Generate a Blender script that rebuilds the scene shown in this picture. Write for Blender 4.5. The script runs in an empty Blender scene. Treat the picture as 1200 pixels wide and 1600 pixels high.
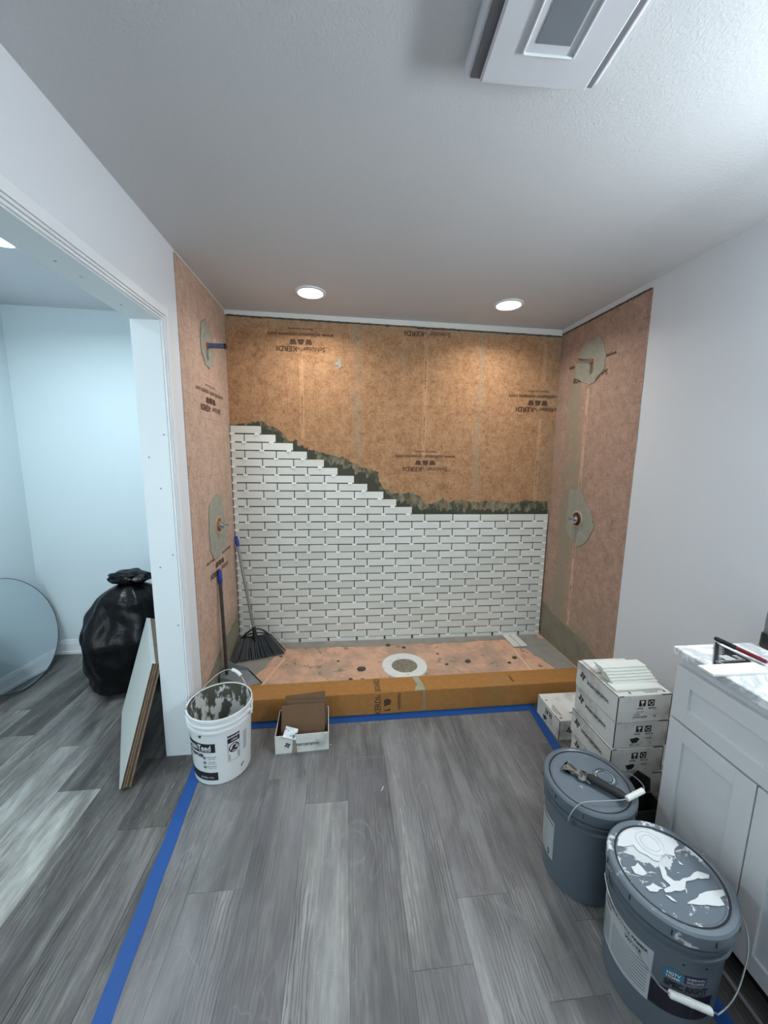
import bpy, bmesh, math, random
from mathutils import Vector, Matrix, noise
random.seed(7)
SC = bpy.context.scene
COL = SC.collection
PI = math.pi

def srgb(r, g, b):
    f = lambda c: (c/255/12.92) if c/255 <= .04045 else ((c/255+.055)/1.055)**2.4
    return (f(r), f(g), f(b), 1)

# ------------------------------------------------------------------ camera
cam = bpy.data.cameras.new('camera'); cam.sensor_fit = 'HORIZONTAL'; cam.sensor_width = 36
cam.lens = 584.65/1200*36; cam.clip_start = .02
co = bpy.data.objects.new('camera', cam); COL.objects.link(co); SC.camera = co
F = Vector((.10333591, .98280097, -.15304881)); Rt = Vector((.99464258, -.10253785, .01311994)); U = Rt.cross(F)
M = Matrix((Rt, U, -F)).transposed().to_4x4(); M.translation = (0, 0, 1.528); co.matrix_world = M
# ------------------------------------------------------------------ world, exposure
w = bpy.data.worlds.new('world'); SC.world = w; w.use_nodes = True
w.node_tree.nodes['Background'].inputs[0].default_value = (.55, .7, .9, 1)
w.node_tree.nodes['Background'].inputs[1].default_value = .3
SC.view_settings.view_transform = 'Standard'; SC.view_settings.look = 'None'
SC.view_settings.exposure = .27; SC.view_settings.gamma = 1; SC.view_settings.use_curve_mapping = False
# ------------------------------------------------------------------ lights
def area(name, loc, rot, sx, sy, power, color, shape='RECTANGLE', spread=PI):
    l = bpy.data.lights.new(name, 'AREA'); l.shape = shape; l.size = sx; l.size_y = sy
    l.energy = power; l.color = color[:3]; l.spread = spread
    o = bpy.data.objects.new(name, l); COL.objects.link(o); o.location = loc; o.rotation_euler = rot
    return o
COOL = (.79, .93, 1.0); WARM = (1.0, .955, .87)
for k_ in range(3):
    l_ = bpy.data.lights.new('vanity_globe_light', 'POINT'); l_.energy = 5.0; l_.color = (.87, .965, 1); l_.shadow_soft_size = .055
    o_ = bpy.data.objects.new('vanity_globe_light', l_); COL.objects.link(o_); o_.location = (1.49, .30+.22*k_, 2.04)
area('vanity_bar_light', (1.47, .52, 2.02), (0, math.radians(64), 0), .12, .55, 16, (.87, .965, 1))
area('window_daylight', (.2, -1.52, 1.45), (math.radians(90), 0, 0), 1.2, 1.1, 4.5, COOL)
area('far_room_window_daylight', (-1.6, -1.5, 1.5), (math.radians(90), 0, 0), 1.1, 1.2, 21, (.80, .95, 1))
DOWN = [(-.195, 2.351), (.982, 2.326)]
for x, y in DOWN:
    area('shower_downlight', (x, y, 2.415-.0128*x), (0, 0, 0), .13, .13, 4.3, WARM, 'DISK', math.radians(150))
for x, y in [(-1.545, 2.0), (-1.6, .6), (.35, -.35)]:
    area('ceiling_downlight', (x, y, 2.415-.0128*x), (0, 0, 0), .13, .13, 10.5 if x < 0 else 2.5, COOL, 'DISK', math.radians(165))

# ------------------------------------------------------------------ node helpers
class NT:
    def __init__(s, name):
        s.m = bpy.data.materials.new(name); s.m.use_nodes = True; s.t = s.m.node_tree
        s.b = s.t.nodes['Principled BSDF']; s.out = s.t.nodes['Material Output']
    def n(s, typ, **k):
        nd = s.t.nodes.new(typ)
        for a, v in k.items():
            if a.startswith('i'):
                key = a[1:]; key = int(key) if key.isdigit() else key
                s.set(nd.inputs[key], v)
            else: setattr(nd, a, v)
        return nd
    def set(s, sock, v):
        if isinstance(v, bpy.types.NodeSocket): s.t.links.new(v, sock)
        else: sock.default_value = v
    def math(s, op, a, b=None, c=None, clamp=False):
        nd = s.t.nodes.new('ShaderNodeMath'); nd.operation = op; nd.use_clamp = clamp
        s.set(nd.inputs[0], a)
        if b is not None: s.set(nd.inputs[1], b)
        if c is not None: s.set(nd.inputs[2], c)
        return nd.outputs[0]
    def coords(s, scale=(1, 1, 1), off=(0, 0, 0), src='Object'):
        tc = s.t.nodes.new('ShaderNodeTexCoord'); mp = s.t.nodes.new('ShaderNodeMapping')
        s.t.links.new(tc.outputs[src], mp.inputs[0]); mp.inputs['Scale'].default_value = scale
        s.set(mp.inputs['Location'], off)
        return mp.outputs[0]
    def noise(s, vec, scale, detail=4, rough=.55, dist=0):
        nd = s.t.nodes.new('ShaderNodeTexNoise'); s.set(nd.inputs['Vector'], vec)
        nd.inputs['Scale'].default_value = scale; nd.inputs['Detail'].default_value = detail
        nd.inputs['Roughness'].default_value = rough; nd.inputs['Distortion'].default_value = dist
        return nd.outputs[0]
    def step(s, v, a, b):
        nd = s.t.nodes.new('ShaderNodeMapRange'); nd.interpolation_type = 'SMOOTHSTEP'
        s.set(nd.inputs[0], v); nd.inputs[1].default_value = a; nd.inputs[2].default_value = b
        return nd.outputs[0]
    def mix(s, f, a, b):
        nd = s.t.nodes.new('ShaderNodeMix'); nd.data_type = 'RGBA'
        s.set(nd.inputs[0], f); s.set(nd.inputs[6], a); s.set(nd.inputs[7], b)
        return nd.outputs[2]
    def xyz(s, vec):
        nd = s.t.nodes.new('ShaderNodeSeparateXYZ'); s.set(nd.inputs[0], vec); return nd.outputs
    def bump(s, h, strength, dist=.01):
        nd = s.t.nodes.new('ShaderNodeBump'); s.set(nd.inputs['Height'], h)
        nd.inputs['Strength'].default_value = strength; nd.inputs['Distance'].default_value = dist
        s.t.links.new(nd.outputs[0], s.b.inputs['Normal'])
    def fin(s, col=None, rough=.5, metal=0, spec=None):
        if col is not None: s.set(s.b.inputs['Base Color'], col)
        s.set(s.b.inputs['Roughness'], rough); s.b.inputs['Metallic'].default_value = metal
        if spec is not None: s.b.inputs['Specular IOR Level'].default_value = spec
        return s.m
    def mask_rect(s, X, Y, x0, x1, y0, y1, soft, wob):
        """soft edged rectangle; wob shifts the edge"""
        a = s.step(s.math('ADD', X, wob), x0-soft, x0+soft); b = s.step(s.math('ADD', X, wob), x1+soft, x1-soft)
        c = s.step(s.math('ADD', Y, wob), y0-soft, y0+soft); d = s.step(s.math('ADD', Y, wob), y1+soft, y1-soft)
        return s.math('MULTIPLY', s.math('MULTIPLY', a, b), s.math('MULTIPLY', c, d))

def plain(name, rgb, rough=.5, metal=0, var=.08, scale=20, bump=0, spec=None):
    t = NT(name); c = t.coords(); n = t.noise(c, scale)
    base = srgb(*rgb); dark = tuple(v*(1-2*var) for v in base[:3])+(1,)
    col = t.mix(n, dark, tuple(min(1, v*(1+var)) for v in base[:3])+(1,))
    if bump: t.bump(t.noise(c, scale*4), bump, .002)
    return t.fin(col, rough, metal, spec)

def speckled(name, rgb, spot, thr=.62, scale=14, rough=.5, seed=0, soft=.02, bump=.0):
    t = NT(name); c = t.coords(off=(seed, seed*.7, 0)); n = t.noise(c, scale, 6, .6)
    m = t.step(n, thr-soft, thr+soft)
    if bump: t.bump(m, bump, .003)
    return t.fin(t.mix(m, srgb(*rgb), srgb(*spot)), rough)

M_ = {}
def paint(name, rgb, bmp=.12):
    t = NT(name); c = t.coords()
    big = t.noise(c, 1.3, 3); col = t.mix(big, tuple(v*.96 for v in srgb(*rgb)[:3])+(1,), srgb(*rgb))
    t.bump(t.noise(c, 130, 3), bmp, .004)
    return t.fin(col, .62, spec=.3)
M_['wall'] = paint('wall_paint', (224, 227, 232))
M_['ceil'] = paint('ceiling_paint', (205, 207, 210), .38)
M_['far_wall'] = paint('pale_blue_wall_paint', (214, 226, 230))
M_['white_strip'] = paint('raw_white_drywall', (228, 226, 220), .2)
def jamb():
    t = NT('scuffed_trim_paint'); c = t.coords(); n = t.noise(t.coords((1, 1, .6)), 9, 7, .7)
    m = t.step(n, .66, .74)
    return t.fin(t.mix(m, srgb(222, 228, 230), srgb(150, 158, 160)), .4)
M_['jamb'] = jamb()
M_['trim'] = plain('white_trim_paint', (232, 235, 238), .35, var=.02)
M_['cab'] = plain('white_cabinet_paint', (212, 214, 216), .38, var=.015)
M_['fan_plastic'] = plain('white_fan_plastic', (205, 206, 212), .4, var=.02)
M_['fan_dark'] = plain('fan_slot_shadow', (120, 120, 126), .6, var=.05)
M_['lens_grey'] = plain('grey_frosted_lens', (120, 126, 134), .25, var=.04)
M_['black'] = plain('black_plastic', (22, 23, 26), .4, var=.1)
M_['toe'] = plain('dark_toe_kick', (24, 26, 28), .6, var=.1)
M_['ink'] = plain('black_ink', (30, 30, 32), .6, var=.05)
M_['brown_ink'] = plain('brown_print_ink', (84, 58, 42), .8, var=.15, scale=60)
M_['white_ink'] = plain('white_ink', (225, 228, 230), .5, var=.03)
M_['spacer'] = plain('white_spacer_plastic', (240, 241, 240), .4, var=.02)
M_['grey_ink'] = plain('grey_ink', (120, 124, 128), .6, var=.05)
M_['teal_ink'] = plain('teal_ink', (30, 120, 150), .5, var=.05)
M_['navy_ink'] = plain('navy_ink', (22, 32, 70), .5, var=.05)
M_['tape'] = plain('blue_tape', (8, 72, 142), .55, var=.05, scale=8, bump=.1)
M_['grey_pail'] = plain('grey_pail_plastic', (92, 102, 111), .33, var=.03, scale=6)
M_['grey_groove'] = plain('dark_gasket', (28, 36, 42), .5, var=.03)
M_['wire'] = plain('galvanised_wire', (170, 172, 175), .35, .8, var=.03)
M_['grip'] = plain('white_plastic_grip', (225, 225, 222), .4, var=.03)
M_['chrome'] = plain('chrome', (200, 202, 205), .18, 1, var=.02)
M_['copper'] = plain('copper_and_orange_rubber', (190, 95, 50), .4, var=.1)
M_['blue_pipe'] = plain('dull_blue_pipe', (88, 104, 138), .35, .3, var=.15, scale=30)
M_['kraft'] = plain('kraft_cardboard', (108, 82, 58), .8, var=.07, scale=30)
M_['kraft_dark'] = plain('kraft_carton_inside', (70, 48, 36), .85, var=.07)
M_['blade'] = speckled('mortar_caked_steel', (125, 126, 124), (60, 58, 54), .5, 60, .5, soft=.08, bump=.4)
M_['gripblk'] = speckled('mortar_smeared_black_rubber', (30, 31, 33), (130, 130, 128), .68, 70, .6, soft=.03)
M_['mortar'] = plain('dried_mortar', (78, 78, 68), .9, var=.2, scale=60, bump=.5)
M_['maroon'] = plain('maroon_plastic', (112, 22, 34), .3, var=.04)
M_['bristle'] = plain('grey_black_bristles', (48, 52, 58), .6, var=.1)
M_['pole'] = plain('worn_steel_tube', (92, 92, 92), .35, .7, var=.2, scale=18)
M_['pole2'] = plain('light_steel_tube', (150, 150, 150), .35, .5, var=.15, scale=18)
M_['bluecap'] = plain('blue_plastic_cap', (38, 58, 150), .4, var=.05)
M_['pan'] = plain('smoky_grey_plastic', (158, 164, 168), .22, .3, var=.2, scale=9)
M_['ply'] = plain('plywood_edge', (126, 106, 84), .8, var=.3, scale=70)
M_['plyd'] = plain('dark_plywood_edge', (80, 62, 48), .8, var=.35, scale=90)
M_['board_face'] = plain('white_board_face', (196, 200, 196), .55, var=.05)
M_['card_dark'] = plain('dark_grey_carton', (50, 51, 52), .8, var=.12)
M_['packet'] = speckled('printed_white_packet', (225, 228, 228), (60, 130, 150), .6, 60, .4)
M_['seal'] = plain('smeared_pale_seal', (196, 176, 152), .7, var=.12, scale=40)
M_['shaded_guard'] = plain('shadowed_brown_guard', (92, 58, 38), .6, var=.15)  # shaded copy of the orange guard, shade put into the colour
M_['caulk'] = plain('white_caulk', (215, 208, 198), .6, var=.04)

def tile_mat():
    t = NT('white_glazed_tile'); c = t.coords(src='Object'); at = t.n('ShaderNodeAttribute', attribute_type='OBJECT', attribute_name='tone')
    off = t.n('ShaderNodeCombineXYZ', i0=t.math('MULTIPLY', at.outputs['Fac'], 91.7), i1=t.math('MULTIPLY', at.outputs['Fac'], 37.1))
    v = t.n('ShaderNodeVectorMath', operation='ADD'); t.set(v.inputs[0], c); t.set(v.inputs[1], off.outputs[0])
    n = t.noise(v.outputs[0], 26, 6, .7); sp = t.step(n, .70, .735)
    sp = t.math('MULTIPLY', sp, t.math('LESS_THAN', at.outputs['Fac'], .42))
    base = t.mix(at.outputs['Fac'], srgb(208, 209, 202), srgb(222, 223, 217))
    return t.fin(t.mix(sp, base, srgb(110, 112, 106)), .3)
M_['tile'] = tile_mat()

def plank_mat():
    t = NT('grey_wood_vinyl_plank')
    at = t.n('ShaderNodeAttribute', attribute_type='OBJECT', attribute_name='tone').outputs['Fac']
    hs = t.n('ShaderNodeAttribute', attribute_type='OBJECT', attribute_name='seed').outputs['Fac']
    off = t.n('ShaderNodeCombineXYZ', i0=hs, i1=t.math('MULTIPLY', hs, 1.7), i2=hs).outputs[0]
    c = t.coords((1, .16, 1), off); c2 = t.coords((1, .035, 1), off); c3 = t.coords((1, 1, 1), off)
    broad = t.noise(c, 9, 4, .6, .6)
    streak = t.noise(c2, 120, 5, .65)
    fine = t.noise(c2, 420, 3, .6)
    # cathedral grain lines
    wob = t.noise(c, 7, 3, .5)
    wv = t.n('ShaderNodeTexWave', wave_type='BANDS', bands_direction='X'); t.set(wv.inputs['Vector'], c)
    wv.inputs['Scale'].default_value = 26; wv.inputs['Distortion'].default_value = 11; wv.inputs['Detail'].default_value = 3
    wv.inputs['Detail Scale'].default_value = .9; wv.inputs['Detail Roughness'].default_value = .6
    lines = t.step(wv.outputs['Fac'], .62, .98)
    lmask = t.step(t.noise(c, 6, 2, .5), .42, .62)
    v = t.math('MULTIPLY_ADD', t.math('SUBTRACT', broad, .5), 1.3, at)
    v = t.math('MULTIPLY_ADD', t.math('SUBTRACT', streak, .5), .44, v)
    v = t.math('MULTIPLY_ADD', t.math('SUBTRACT', fine, .5), .25, v)
    ls = t.math('MULTIPLY', t.math('MULTIPLY', lines, lmask), t.math('MULTIPLY', at, .55))
    v = t.math('SUBTRACT', v, ls, clamp=True)
    cr = t.n('ShaderNodeValToRGB', i0=v); e = cr.color_ramp.elements
    e[0].position = .0; e[0].color = srgb(40, 38, 37); e[1].position = 1; e[1].color = srgb(186, 187, 182)
    x = e.new(.3); x.color = srgb(82, 79, 77); x = e.new(.62); x.color = srgb(128, 126, 122)
    wear = t.noise(t.coords((1, .4, 1), off), 38, 6, .7); v = t.math('MULTIPLY_ADD', t.math('SUBTRACT', wear, .5), .34, v, clamp=True)
    lime = t.math('MULTIPLY', t.step(t.noise(t.coords((1, .12, 1), off), 95, 4, .7), .60, .68), t.step(t.noise(c, 5, 3, .6), .48, .62))
    v = t.math('MULTIPLY_ADD', lime, .30, v, clamp=True)
    t.set(cr.inputs[0], v)
    tint = t.noise(c3, 1.7, 2)
    col = t.mix(t.math('MULTIPLY', t.step(tint, .45, .7), .35), cr.outputs[0], srgb(112, 106, 112))
    t.bump(v, .12, .002)
    return t.fin(col, t.math('MULTIPLY_ADD', streak, .2, .36), spec=.45)
M_['plank'] = plank_mat()

GREY = srgb(150, 142, 124)
def membrane(name, axis, light, dark, spots, edge):
    """woven fleece sheet; axis: which coordinate runs across the wall (x or y); spots: thin-set smears (u0,u1,z0,z1,amount)"""
    t = NT(name); c = t.coords(); o = t.xyz(c); Uc = o[0] if axis == 'x' else o[1]; Z = o[2]
    st = (1, 1, 1)
    mott = t.noise(c, 16, 6, .7); fib = t.noise(c, 75, 4, .7)
    v = t.math('MULTIPLY_ADD', t.math('SUBTRACT', fib, .5), 1.0, mott)
    col = t.mix(t.step(v, .15, .85), srgb(*dark), srgb(*light))
    # woven threads
    def thread(co, per, width):
        f = t.math('FRACT', t.math('DIVIDE', co, per)); return t.math('LESS_THAN', f, width)
    th = t.math('MAXIMUM', thread(Uc, .0125, .22), thread(Z, .0125, .22))
    brk = t.noise(c, 40, 3)
    th2 = t.math('MULTIPLY', th, t.math('MULTIPLY', t.step(brk, .35, .62), .5))
    col = t.mix(th2, col, tuple(min(1, k*1.35) for k in srgb(*light)[:3])+(1,))
    gl = t.math('MAXIMUM', thread(Uc, .107, .022), thread(Z, .107, .022))
    gl = t.math('MULTIPLY', gl, t.math('MULTIPLY', t.step(t.noise(c, 14, 3), .45, .6), .5))
    col = t.mix(gl, col, srgb(110, 70, 45))
    wob = t.math('MULTIPLY', t.math('SUBTRACT', t.noise(c, 11, 5, .65), .5), .12)
    for (u0, u1, z0, z1, a, soft) in spots:
        m = t.mask_rect(Uc, Z, u0, u1, z0, z1, soft, wob)
        m = t.math('MULTIPLY', m, t.math('MULTIPLY', t.step(t.noise(c, 9, 5, .7), .2, .62), a))
        col = t.mix(m, col, GREY)
    t.bump(v, .25, .002)
    return t.fin(col, .85, spec=.15)
M_['memb_back'] = membrane('orange_fleece_membrane', 'x', (182, 142, 108), (134, 96, 66),
    [(.077, .085, 1.2, 2.5, .7, .003), (.955, .963, 1.1, 2.5, .7, .003), (.06, .115, 1.2, 2.5, .28, .02), (.945, .985, 1.1, 2.5, .35, .02), (1.40, 1.6, 1.1, 2.5, .28, .05), (-.8, 1.6, 2.35, 2.6, .35, .03), (.375, .42, 2.12, 2.25, .4, .02)], 0)
M_['memb_left'] = membrane('left_membrane_cool_light_tint', 'y', (200, 172, 156), (166, 137, 121),  # same membrane as the back wall; cool room light put into its colour
    [(2.2, 2.8, .0, .42, .8, .05), (2.5, 2.75, .4, 2.4, .25, .06)], 0)
M_['memb_right'] = membrane('right_membrane_cool_light_tint', 'y', (184, 154, 138), (148, 121, 107),  # same membrane again, grazing cool light painted in as a tint
    [(2.40, 2.55, .3, 2.1, .95, .03), (2.3, 2.46, .8, 1.6, .6, .06), (2.1, 2.8, .0, .36, 1., .03), (2.6, 2.8, .3, 2.5, .3, .05), (1.9, 2.8, .3, .6, .3, .1)], 0)
def mortar_bed():
    t = NT('wet_mortar_bed'); c = t.coords(); s = t.noise(t.coords((1, 1, .45)), 22, 6, .7)
    col = t.mix(t.step(s, .42, .66), srgb(70, 72, 58), srgb(138, 134, 114))
    col = t.mix(t.math('MULTIPLY', t.step(t.noise(t.coords((1, 1, .5), (4, 2, 1)), 15, 5, .6), .48, .64), .6), col, srgb(150, 122, 94))
    t.bump(s, .6, .006); return t.fin(col, .8, spec=.3)
M_['mortar_thin'] = mortar_bed()
M_['mortar_dark'] = plain('dark_mortar_bed', (62, 64, 52), .7, var=.25, scale=30, bump=.6)
M_['patch'] = plain('grey_green_mortar_patch', (158, 157, 144), .8, var=.14, scale=24, bump=.7)
M_['band'] = plain('mortar_coated_band', (138, 131, 114), .8, var=.2, scale=12, bump=.4)
M_['band_tray'] = plain('grey_mortar_coated_edge_band', (150, 146, 138), .8, var=.18, scale=10, bump=.4)
def curb_mat():
    t = NT('orange_foam_board_fleece'); c = t.coords(); o = t.xyz(c)
    def th(co, per, wd): return t.math('LESS_THAN', t.math('FRACT', t.math('DIVIDE', co, per)), wd)
    g = t.math('MAXIMUM', th(o[0], .011, .2), t.math('MAXIMUM', th(o[1], .011, .2), th(o[2], .011, .2)))
    n = t.noise(c, 30, 5, .6); big = t.noise(c, 3, 3)
    col = t.mix(n, srgb(150, 102, 52), srgb(184, 134, 78))
    col = t.mix(t.math('MULTIPLY', g, .22), col, srgb(120, 80, 40))
    col = t.mix(t.math('MULTIPLY', t.step(big, .55, .7), .25), col, srgb(160, 130, 90))
    return t.fin(col, .75, spec=.2)
M_['curb'] = curb_mat()
def tray_mat():
    t = NT('peach_foam_tray'); c = t.coords()
    n = t.noise(c, 5, 6, .65); n2 = t.noise(c, 13, 6, .65); n3 = t.noise(t.coords(off=(3, 5, 0)), 9, 5, .6)
    col = t.mix(t.noise(c, 60, 3), srgb(200, 154, 128), srgb(220, 178, 152))
    col = t.mix(t.math('MULTIPLY', t.step(n, .42, .62), .75), col, srgb(164, 142, 126))
    col = t.mix(t.math('MULTIPLY', t.step(n2, .58, .66), .75), col, srgb(120, 112, 96))
    col = t.mix(t.math('MULTIPLY', t.step(n3, .66, .70), .8), col, srgb(88, 82, 70))
    t.bump(n2, .3, .004)
    return t.fin(col, .85, spec=.2)
M_['tray'] = tray_mat()
def flange_mat():
    t = NT('dirty_white_flange'); n = t.noise(t.coords(), 30, 6, .7)
    return t.fin(t.mix(t.step(n, .62, .68), srgb(222, 222, 218), srgb(110, 110, 100)), .5)
M_['flange'] = flange_mat()
M_['grate'] = plain('mortar_filled_grate', (140, 132, 114), .8, var=.25, scale=50, bump=.5)
def marble():
    t = NT('white_marble'); c = t.coords((1, 1, 1)); n = t.noise(c, 3.2, 8, .6, 1.6)
    v = t.math('ABSOLUTE', t.math('SUBTRACT', n, .5)); vein = t.step(v, .055, 0)
    cl = t.step(t.noise(c, 5, 5), .45, .75)
    col = t.mix(t.math('MULTIPLY', vein, .75), srgb(238, 240, 242), srgb(165, 170, 176))
    return t.fin(t.mix(t.math('MULTIPLY', cl, .25), col, srgb(195, 200, 206)), .12)
M_['marble'] = marble()
def carton_mat():
    t = NT('white_printed_cardboard'); c = t.coords(); n = t.noise(c, 7, 5, .6); n2 = t.noise(c, 45, 4)
    col = t.mix(t.step(n, .5, .75), srgb(216, 215, 210), srgb(176, 173, 166))
    col = t.mix(t.math('MULTIPLY', t.step(n2, .66, .74), .4), col, srgb(130, 126, 120))
    return t.fin(col, .75, spec=.2)
M_['carton'] = carton_mat()
def lid_mat(name, kind):
    t = NT(name); c = t.coords(); o = t.xyz(c)
    r = t.math('SQRT', t.math('ADD', t.math('POWER', t.math('SUBTRACT', o[0], .070 if kind == 1 else .0), 2), t.math('POWER', t.math('SUBTRACT', o[1], 0.009 if kind == 1 else .08), 2)))
    n = t.noise(c, 22, 6, .65, .4)
    if kind == 1:
        ring = t.math('MULTIPLY', t.step(r, .018, .022), t.step(r, .034, .028))
        m = t.math('MULTIPLY', ring, t.step(n, .40, .5))
        m = t.math('MAXIMUM', m, t.math('MULTIPLY', t.step(t.noise(c, 16, 5, .6), .66, .70), .5))
    else:
        # thick splashes of white paint round the cap and across the middle
        near = t.step(r, .10, .02); m1 = t.step(t.math('ADD', n, t.math('MULTIPLY', near, .35)), .60, .63)
        c2 = t.coords((1, 2.2, 1)); n2 = t.noise(c2, 12, 7, .7, .8); m2 = t.step(n2, .60, .625)
        m = t.math('MAXIMUM', m1, m2)
        t.bump(m, .4, .003)
    col = t.mix(m, srgb(104, 114, 124), srgb(206, 209, 212))
    return t.fin(col, .24)
M_['lid1'] = lid_mat('grey_lid_with_white_ring', 1)
M_['lid2'] = lid_mat('grey_lid_with_white_paint_splashes', 2)
M_['rim2'] = speckled('paint_dripped_grey_plastic', (104, 114, 124), (214, 217, 220), .60, 9, .35, seed=3)
def white_pail(name, inside):
    t = NT(name); c = t.coords(); n = t.noise(t.coords((1, 1, .5)), 13, 6, .62); z = t.xyz(c)[2]
    if inside:
        m = t.step(t.math('ADD', n, t.math('MULTIPLY', t.math('SUBTRACT', z, .22), 1.3)), .52, .56)
        col = t.mix(m, srgb(206, 208, 206), srgb(82, 82, 72))
    else:
        m = t.step(t.math('ADD', n, t.math('MULTIPLY', t.math('SUBTRACT', z, .33), 2.0)), .62, .65)
        col = t.mix(m, srgb(222, 224, 224), srgb(80, 80, 72))
    return t.fin(col, .38)
M_['wpail'] = white_pail('white_pail_plastic', 0); M_['wpail_in'] = white_pail('mortar_smeared_pail_inside', 1)
def bag():
    t = NT('black_bin_liner_film'); t.bump(t.noise(t.coords((1, 1, .6)), 9, 4, .55, .8), .45, .02)
    return t.fin(srgb(7, 8, 11), .3, spec=.22)
M_['bag'] = bag()
def mirror():
    t = NT('mirror_glass'); return t.fin(srgb(205, 214, 218), .03, 1)
M_['mirror'] = mirror()
M_['mrim'] = plain('bevelled_mirror_edge', (80, 92, 96), .15, .8, var=.05)
def emis(name, col, s):
    t = NT(name); t.b.inputs['Emission Color'].default_value = col; t.b.inputs['Emission Strength'].default_value = s
    return t.fin(srgb(240, 240, 240), .5)
M_['lamp'] = emis('lit_diffuser', (1, .98, .94, 1), 6)
def film():
    t = NT('clear_protective_film'); n = t.noise(t.coords((1, .35, 1)), 5, 5, .6, .8)
    tr = t.n('ShaderNodeBsdfTransparent'); mx = t.n('ShaderNodeMixShader')
    crease = t.step(t.math('ABSOLUTE', t.math('SUBTRACT', t.noise(t.coords((1, .5, 1)), 3, 3, .5, 1.2), .5)), .006, 0)
    f = t.math('MULTIPLY_ADD', t.step(n, .4, .75), .16, .12); f = t.math('MULTIPLY_ADD', crease, .10, f)
    t.set(mx.inputs[0], f); t.t.links.new(tr.outputs[0], mx.inputs[1]); t.t.links.new(t.b.outputs[0], mx.inputs[2])
    t.t.links.new(mx.outputs[0], t.out.inputs[0]); t.fin(srgb(190, 192, 198), .35)
    return t.m
M_['film'] = film()
def bottle_glass():
    t = NT('smoky_clear_plastic'); t.b.inputs['Transmission Weight'].default_value = .6
    return t.fin(srgb(150, 155, 160), .2)
M_['clearp'] = bottle_glass()

# ------------------------------------------------------------------ mesh helpers
def me(bm, name='mesh', smooth=False):
    m = bpy.data.meshes.new(name)
    bmesh.ops.recalc_face_normals(bm, faces=bm.faces)
    if smooth:
        for f in bm.faces: f.smooth = True
    bm.to_mesh(m); bm.free()
    if smooth:
        try: m.set_sharp_from_angle(angle=math.radians(smooth if smooth is not True else 38))
        except Exception: pass
    return m
def obj(name, mesh, mat, parent=None, label=None, cat=None, group=None, kind=None, smooth=False):
    if isinstance(mesh, bmesh.types.BMesh): mesh = me(mesh, name, smooth)
    if mat is not None and not mesh.materials: mesh.materials.append(M_[mat] if isinstance(mat, str) else mat)
    o = bpy.data.objects.new(name, mesh); COL.objects.link(o)
    if parent: o.parent = parent
    if label: o['label'] = label
    if cat: o['category'] = cat
    if group: o['group'] = group
    if kind: o['kind'] = kind
    elif parent and name in ('printed_mark', 'printed_symbol', 'fine_print', 'scale_marks', 'badge_lettering', 'warning_label', 'warning_heading', 'carton_edge', 'perforated_rim', 'lid_slit', 'panel_clips', 'bail_ear', 'grate_ribs', 'carton_lining', 'pan_side'): o['kind'] = 'stuff'
    return o
def thing(name, label, cat, loc=(0, 0, 0), rotz=0, group=None, rot=None):
    o = bpy.data.objects.new(name, None); COL.objects.link(o); o.location = loc
    o.rotation_euler = rot if rot else (0, 0, rotz); o['label'] = label; o['category'] = cat; o.empty_display_size = .05
    if group: o['group'] = group
    return o
def copy_thing(src, loc, rotz, label=None):
    r = src.copy(); COL.objects.link(r); r.location = loc; r.rotation_euler = (0, 0, rotz)
    if label: r['label'] = label
    for ch in [c for c in bpy.data.objects if c.parent == src]:
        c = ch.copy(); COL.objects.link(c); c.parent = r
    return r
def box(bm, x0, x1, y0, y1, z0, z1, bev=0):
    vs = [bm.verts.new(p) for p in ((x0,y0,z0),(x1,y0,z0),(x1,y1,z0),(x0,y1,z0),(x0,y0,z1),(x1,y0,z1),(x1,y1,z1),(x0,y1,z1))]
    fs = [bm.faces.new([vs[i] for i in q]) for q in ((0,3,2,1),(4,5,6,7),(0,1,5,4),(1,2,6,5),(2,3,7,6),(3,0,4,7))]
    if bev: bmesh.ops.bevel(bm, geom=list({e for f in fs for e in f.edges}), offset=bev, segments=1, affect='EDGES', profile=.5)
    return bm
def hexa(bm, pts):
    vs = [bm.verts.new(p) for p in pts]
    for q in ((0,3,2,1),(4,5,6,7),(0,1,5,4),(1,2,6,5),(2,3,7,6),(3,0,4,7)): bm.faces.new([vs[i] for i in q])
    return bm
def B(): return bmesh.new()
def bx(*a, **k): return box(B(), *a, **k)
def tube(bm, pts, r, n=10, cap=True):
    pts = [Vector(p) for p in pts]; rings = []; up = None
    for i, p in enumerate(pts):
        d = (pts[min(i+1, len(pts)-1)]-pts[max(i-1, 0)]).normalized()
        if up is None: up = Vector((0, 0, 1)) if abs(d.z) < .9 else Vector((1, 0, 0))
        a = d.cross(up).normalized(); b = a.cross(d).normalized(); up = b
        rr = r[i] if isinstance(r, (list, tuple)) else r
        rings.append([bm.verts.new(p+a*math.cos(2*PI*k/n)*rr+b*math.sin(2*PI*k/n)*rr) for k in range(n)])
    for i in range(len(rings)-1):
        for k in range(n): bm.faces.new((rings[i][k], rings[i][(k+1) % n], rings[i+1][(k+1) % n], rings[i+1][k]))
    if cap: bm.faces.new(rings[0]); bm.faces.new(rings[-1])
    return bm
def lathe(bm, prof, n=64, cx=0, cy=0):
    rings = []
    for r, z in prof:
        rings.append([bm.verts.new((cx, cy, z))] if r < 1e-6 else [bm.verts.new((cx+r*math.cos(2*PI*k/n), cy+r*math.sin(2*PI*k/n), z)) for k in range(n)])
    for a, b in zip(rings, rings[1:]):
        for k in range(n):
            k2 = (k+1) % n
            if len(a) == 1 and len(b) == 1: continue
            if len(a) == 1: bm.faces.new((a[0], b[k], b[k2]))
            elif len(b) == 1: bm.faces.new((a[k], a[k2], b[0]))
            else: bm.faces.new((a[k], a[k2], b[k2], b[k]))
    return bm
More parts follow.
